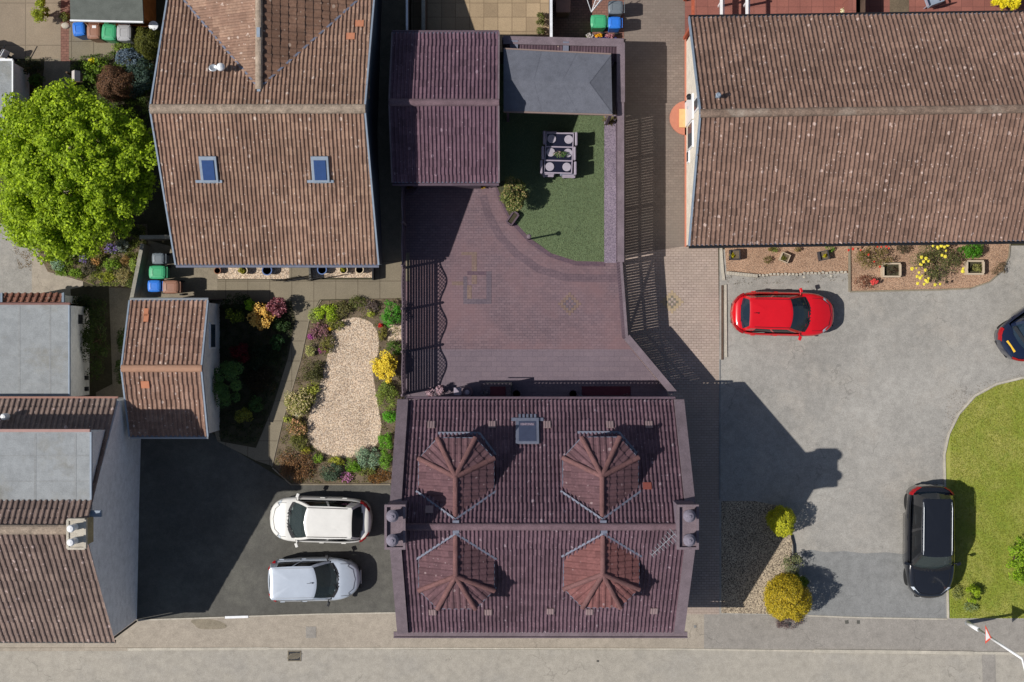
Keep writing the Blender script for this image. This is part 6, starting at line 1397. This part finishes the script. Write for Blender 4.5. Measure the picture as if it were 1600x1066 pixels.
blooms(yb_, [(1465, 386), (1471, 384), (1466, 388), (1476, 386), (1478, 392), (1481, 383), (1472, 399), (1477, 401), (1440, 402), (1443, 409), (1438, 413), (1447, 404), (1451, 408), (1432, 419), (1425, 420), (1440, 414), (1436, 426), (1441, 431), (1438, 434), (1433, 432), (1444, 444), (1449, 440), (1451, 435), (1446, 438), (1461, 445), (1434, 443), (1458, 384), (1505, 420), (1506, 425), (1504, 424), (1469, 444), (1446, 422)], (244, 228, 84), .065, .85)
B("shrub", "vivid green round shrub against the bungalow eaves", "shrub", 1516, 391, 19, 15, .7, (72, 126, 28), .06, 1.2); B("plant", "thin twiggy plant right of the stone planter", "plant", 1560, 420, 14, 12, .4, (120, 104, 80), .04, .3)
B("plant", "pale plant inside the right hand stone planter", "plant", 1526, 419, 10, 7, .4, (140, 140, 84), .045, .7, stem=False); B("plant", "bare twigs inside the left stone planter", "plant", 1394, 423, 10, 7, .35, (80, 66, 54), .04, .5, stem=False); B("plant", "dark leafless sprig behind the left stone planter", "plant", 1410, 390, 14, 9, .5, (84, 78, 60), .04, .4)
for px, py, r_, c_, lab in ((1211, 390, 7, (116, 130, 60), "small green tuft at the eaves on the pink gravel"), (1200, 406, 8, (120, 110, 70), "olive tuft in the middle of the pink gravel"), (1247, 390, 6, (128, 112, 72), "faint olive tuft near the eaves"), (1296, 388, 9, (104, 140, 54), "green tuft behind the right hand black pot"), (1203, 390, 4, (120, 110, 60), "tiny olive tuft beside the green one")):
    B("plant", lab, "plant", px, py, r_, r_ * .8, .25, c_, .045, .6, stem=False)
B("plant", "yellow cushion plant in the left black pot", "plant", 1143.5, 400, 5, 5, .45, (170, 160, 20), .04, 1.2, stem=False); B("plant", "yellow cushion plant in the right black pot", "plant", 1288, 400, 4, 4, .45, (176, 166, 24), .04, 1.2, stem=False); B("plant", "mossy cushion in the tilted stone pot", "plant", 1224, 404, 5, 5, .35, (110, 110, 50), .04, 1.2, stem=False)
B("plant", "yellow green tuft in the left cream pot", "plant", 378, 423, 6, 5, .5, (150, 146, 50), .04, 1.2, stem=False); B("plant", "yellow green cushion in the right cream pot", "plant", 535.5, 421.5, 5, 5, .45, (150, 150, 40), .04, 1.2, stem=False)
# east lawn plants
B("shrub", "bright green leafy shrub at the right edge of the lawn", "shrub", 1592, 876, 19, 42, 1.1, (128, 160, 40), .08, 1.0); B("shrub", "lime green tuft at the corner of the lawn below the black car", "shrub", 1519, 928, 13, 15, .6, (136, 160, 36), .06, 1)
B("plant", "pale leaved plant left of the lime tuft on the lawn", "plant", 1496, 926, 10, 14, .3, (136, 142, 84), .06, .5, stem=False); B("plant", "grey green low plant below the lime tuft", "plant", 1516, 948, 14, 9, .25, (130, 144, 96), .06, .6, stem=False)
B("shrub", "yellow flowering bush at the top right corner", "shrub", 1571, 4, 25, 14, .8, (190, 176, 30), .06, 1, flower=(236, 220, 40), fdens=.9, fsize=.07)
B("plant", "small white and yellow flower clump north of the bungalow", "plant", 1318, 18, 6, 6, .3, (150, 140, 60), .05, .8, flower=(236, 232, 200), fdens=.4, stem=False)
def inpoly(x, y, poly):
    ins = np.zeros(len(x), bool); j = len(poly) - 1
    for i in range(len(poly)):
        xi, yi = poly[i]; xj, yj = poly[j]; c_ = ((yi > y) != (yj > y)) & (x < (xj - xi) * (y - yi) / (yj - yi + 1e-9) + xi); ins ^= c_; j = i
    return ins
def scatter(name, poly, n, col, size, hole=None, h=(.03, .08), kind='stuff', var=.5, base=0.0, spread=.7):
    xs_, ys_ = [p[0] for p in poly], [p[1] for p in poly]
    x = rng.uniform(min(xs_), max(xs_), n); y = rng.uniform(min(ys_), max(ys_), n); k = inpoly(x, y, poly)
    if hole: k &= ~inpoly(x, y, hole)
    cl = np.sin(x * .31 + 2 * np.sin(y * .13)) + np.sin(y * .37 + 1.7 * np.sin(x * .11)) + rng.normal(0, .5, n); k &= cl > base
    x, y = x[k], y[k]; pts = np.stack([(x - 800) / 40, (533 - y) / 40, rng.uniform(*h, len(x))], 1)
    return tag(leafcloud(name, leaf(alb(*col), var), None, pts, np.tile([0, 0, .8], (len(x), 1)), size, asp=.5, spread=spread), kind=kind)
scatter("ground_cover", BED, 26000, (116, 122, 60), .045, GR, base=-.1)
scatter("ground_cover", BED, 12000, (128, 106, 84), .035, GR, h=(.02, .04), base=-.6)
scatter("ground_cover", [(62, 352), (228, 352), (230, 385), (216, 450), (150, 446), (120, 434), (78, 422), (62, 395)], 26000, (122, 136, 58), .05, h=(.03, .2), base=-.6)
scatter("ground_cover", [(112, 92), (240, 70), (240, 150), (225, 230), (112, 150)], 22000, (96, 120, 50), .06, h=(.03, .2), base=-.5)
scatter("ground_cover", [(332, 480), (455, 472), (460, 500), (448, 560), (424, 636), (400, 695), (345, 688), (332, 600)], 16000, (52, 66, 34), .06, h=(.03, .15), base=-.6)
scatter("moss", [(20, 382), (44, 380), (54, 402), (50, 424), (30, 420)], 1500, (140, 112, 64), .04, h=(.012, .02), base=-.3)
scatter("leaf_litter", [(1480, 615), (1530, 598), (1600, 582), (1600, 592), (1535, 612), (1496, 645), (1476, 690), (1470, 690)], 2500, (116, 98, 76), .03, h=(.02, .03), base=-.4)
scatter("leaf_litter", [(1130, 430), (1326, 430), (1326, 440), (1130, 446)], 1500, (120, 112, 90), .03, h=(.02, .03), base=.2)
scatter("turf_blades", TP, 60000, (126, 140, 104), .03, h=(.03, .045), base=-3, var=.25)
x = rng.uniform(1484, 1660, 60000); y = rng.uniform(592, 966, 60000); k = inpoly(x, y, LN); x, y = x[k], y[k]
pts = np.stack([(x - 800) / 40, (533 - y) / 40, rng.uniform(.03, .06, len(x))], 1)
tag(leafcloud("grass", leaf(alb(160, 166, 68), .35, .3), None, pts, np.tile([0, 0, .6], (len(x), 1)), .05, asp=.3, spread=.7), kind='stuff')
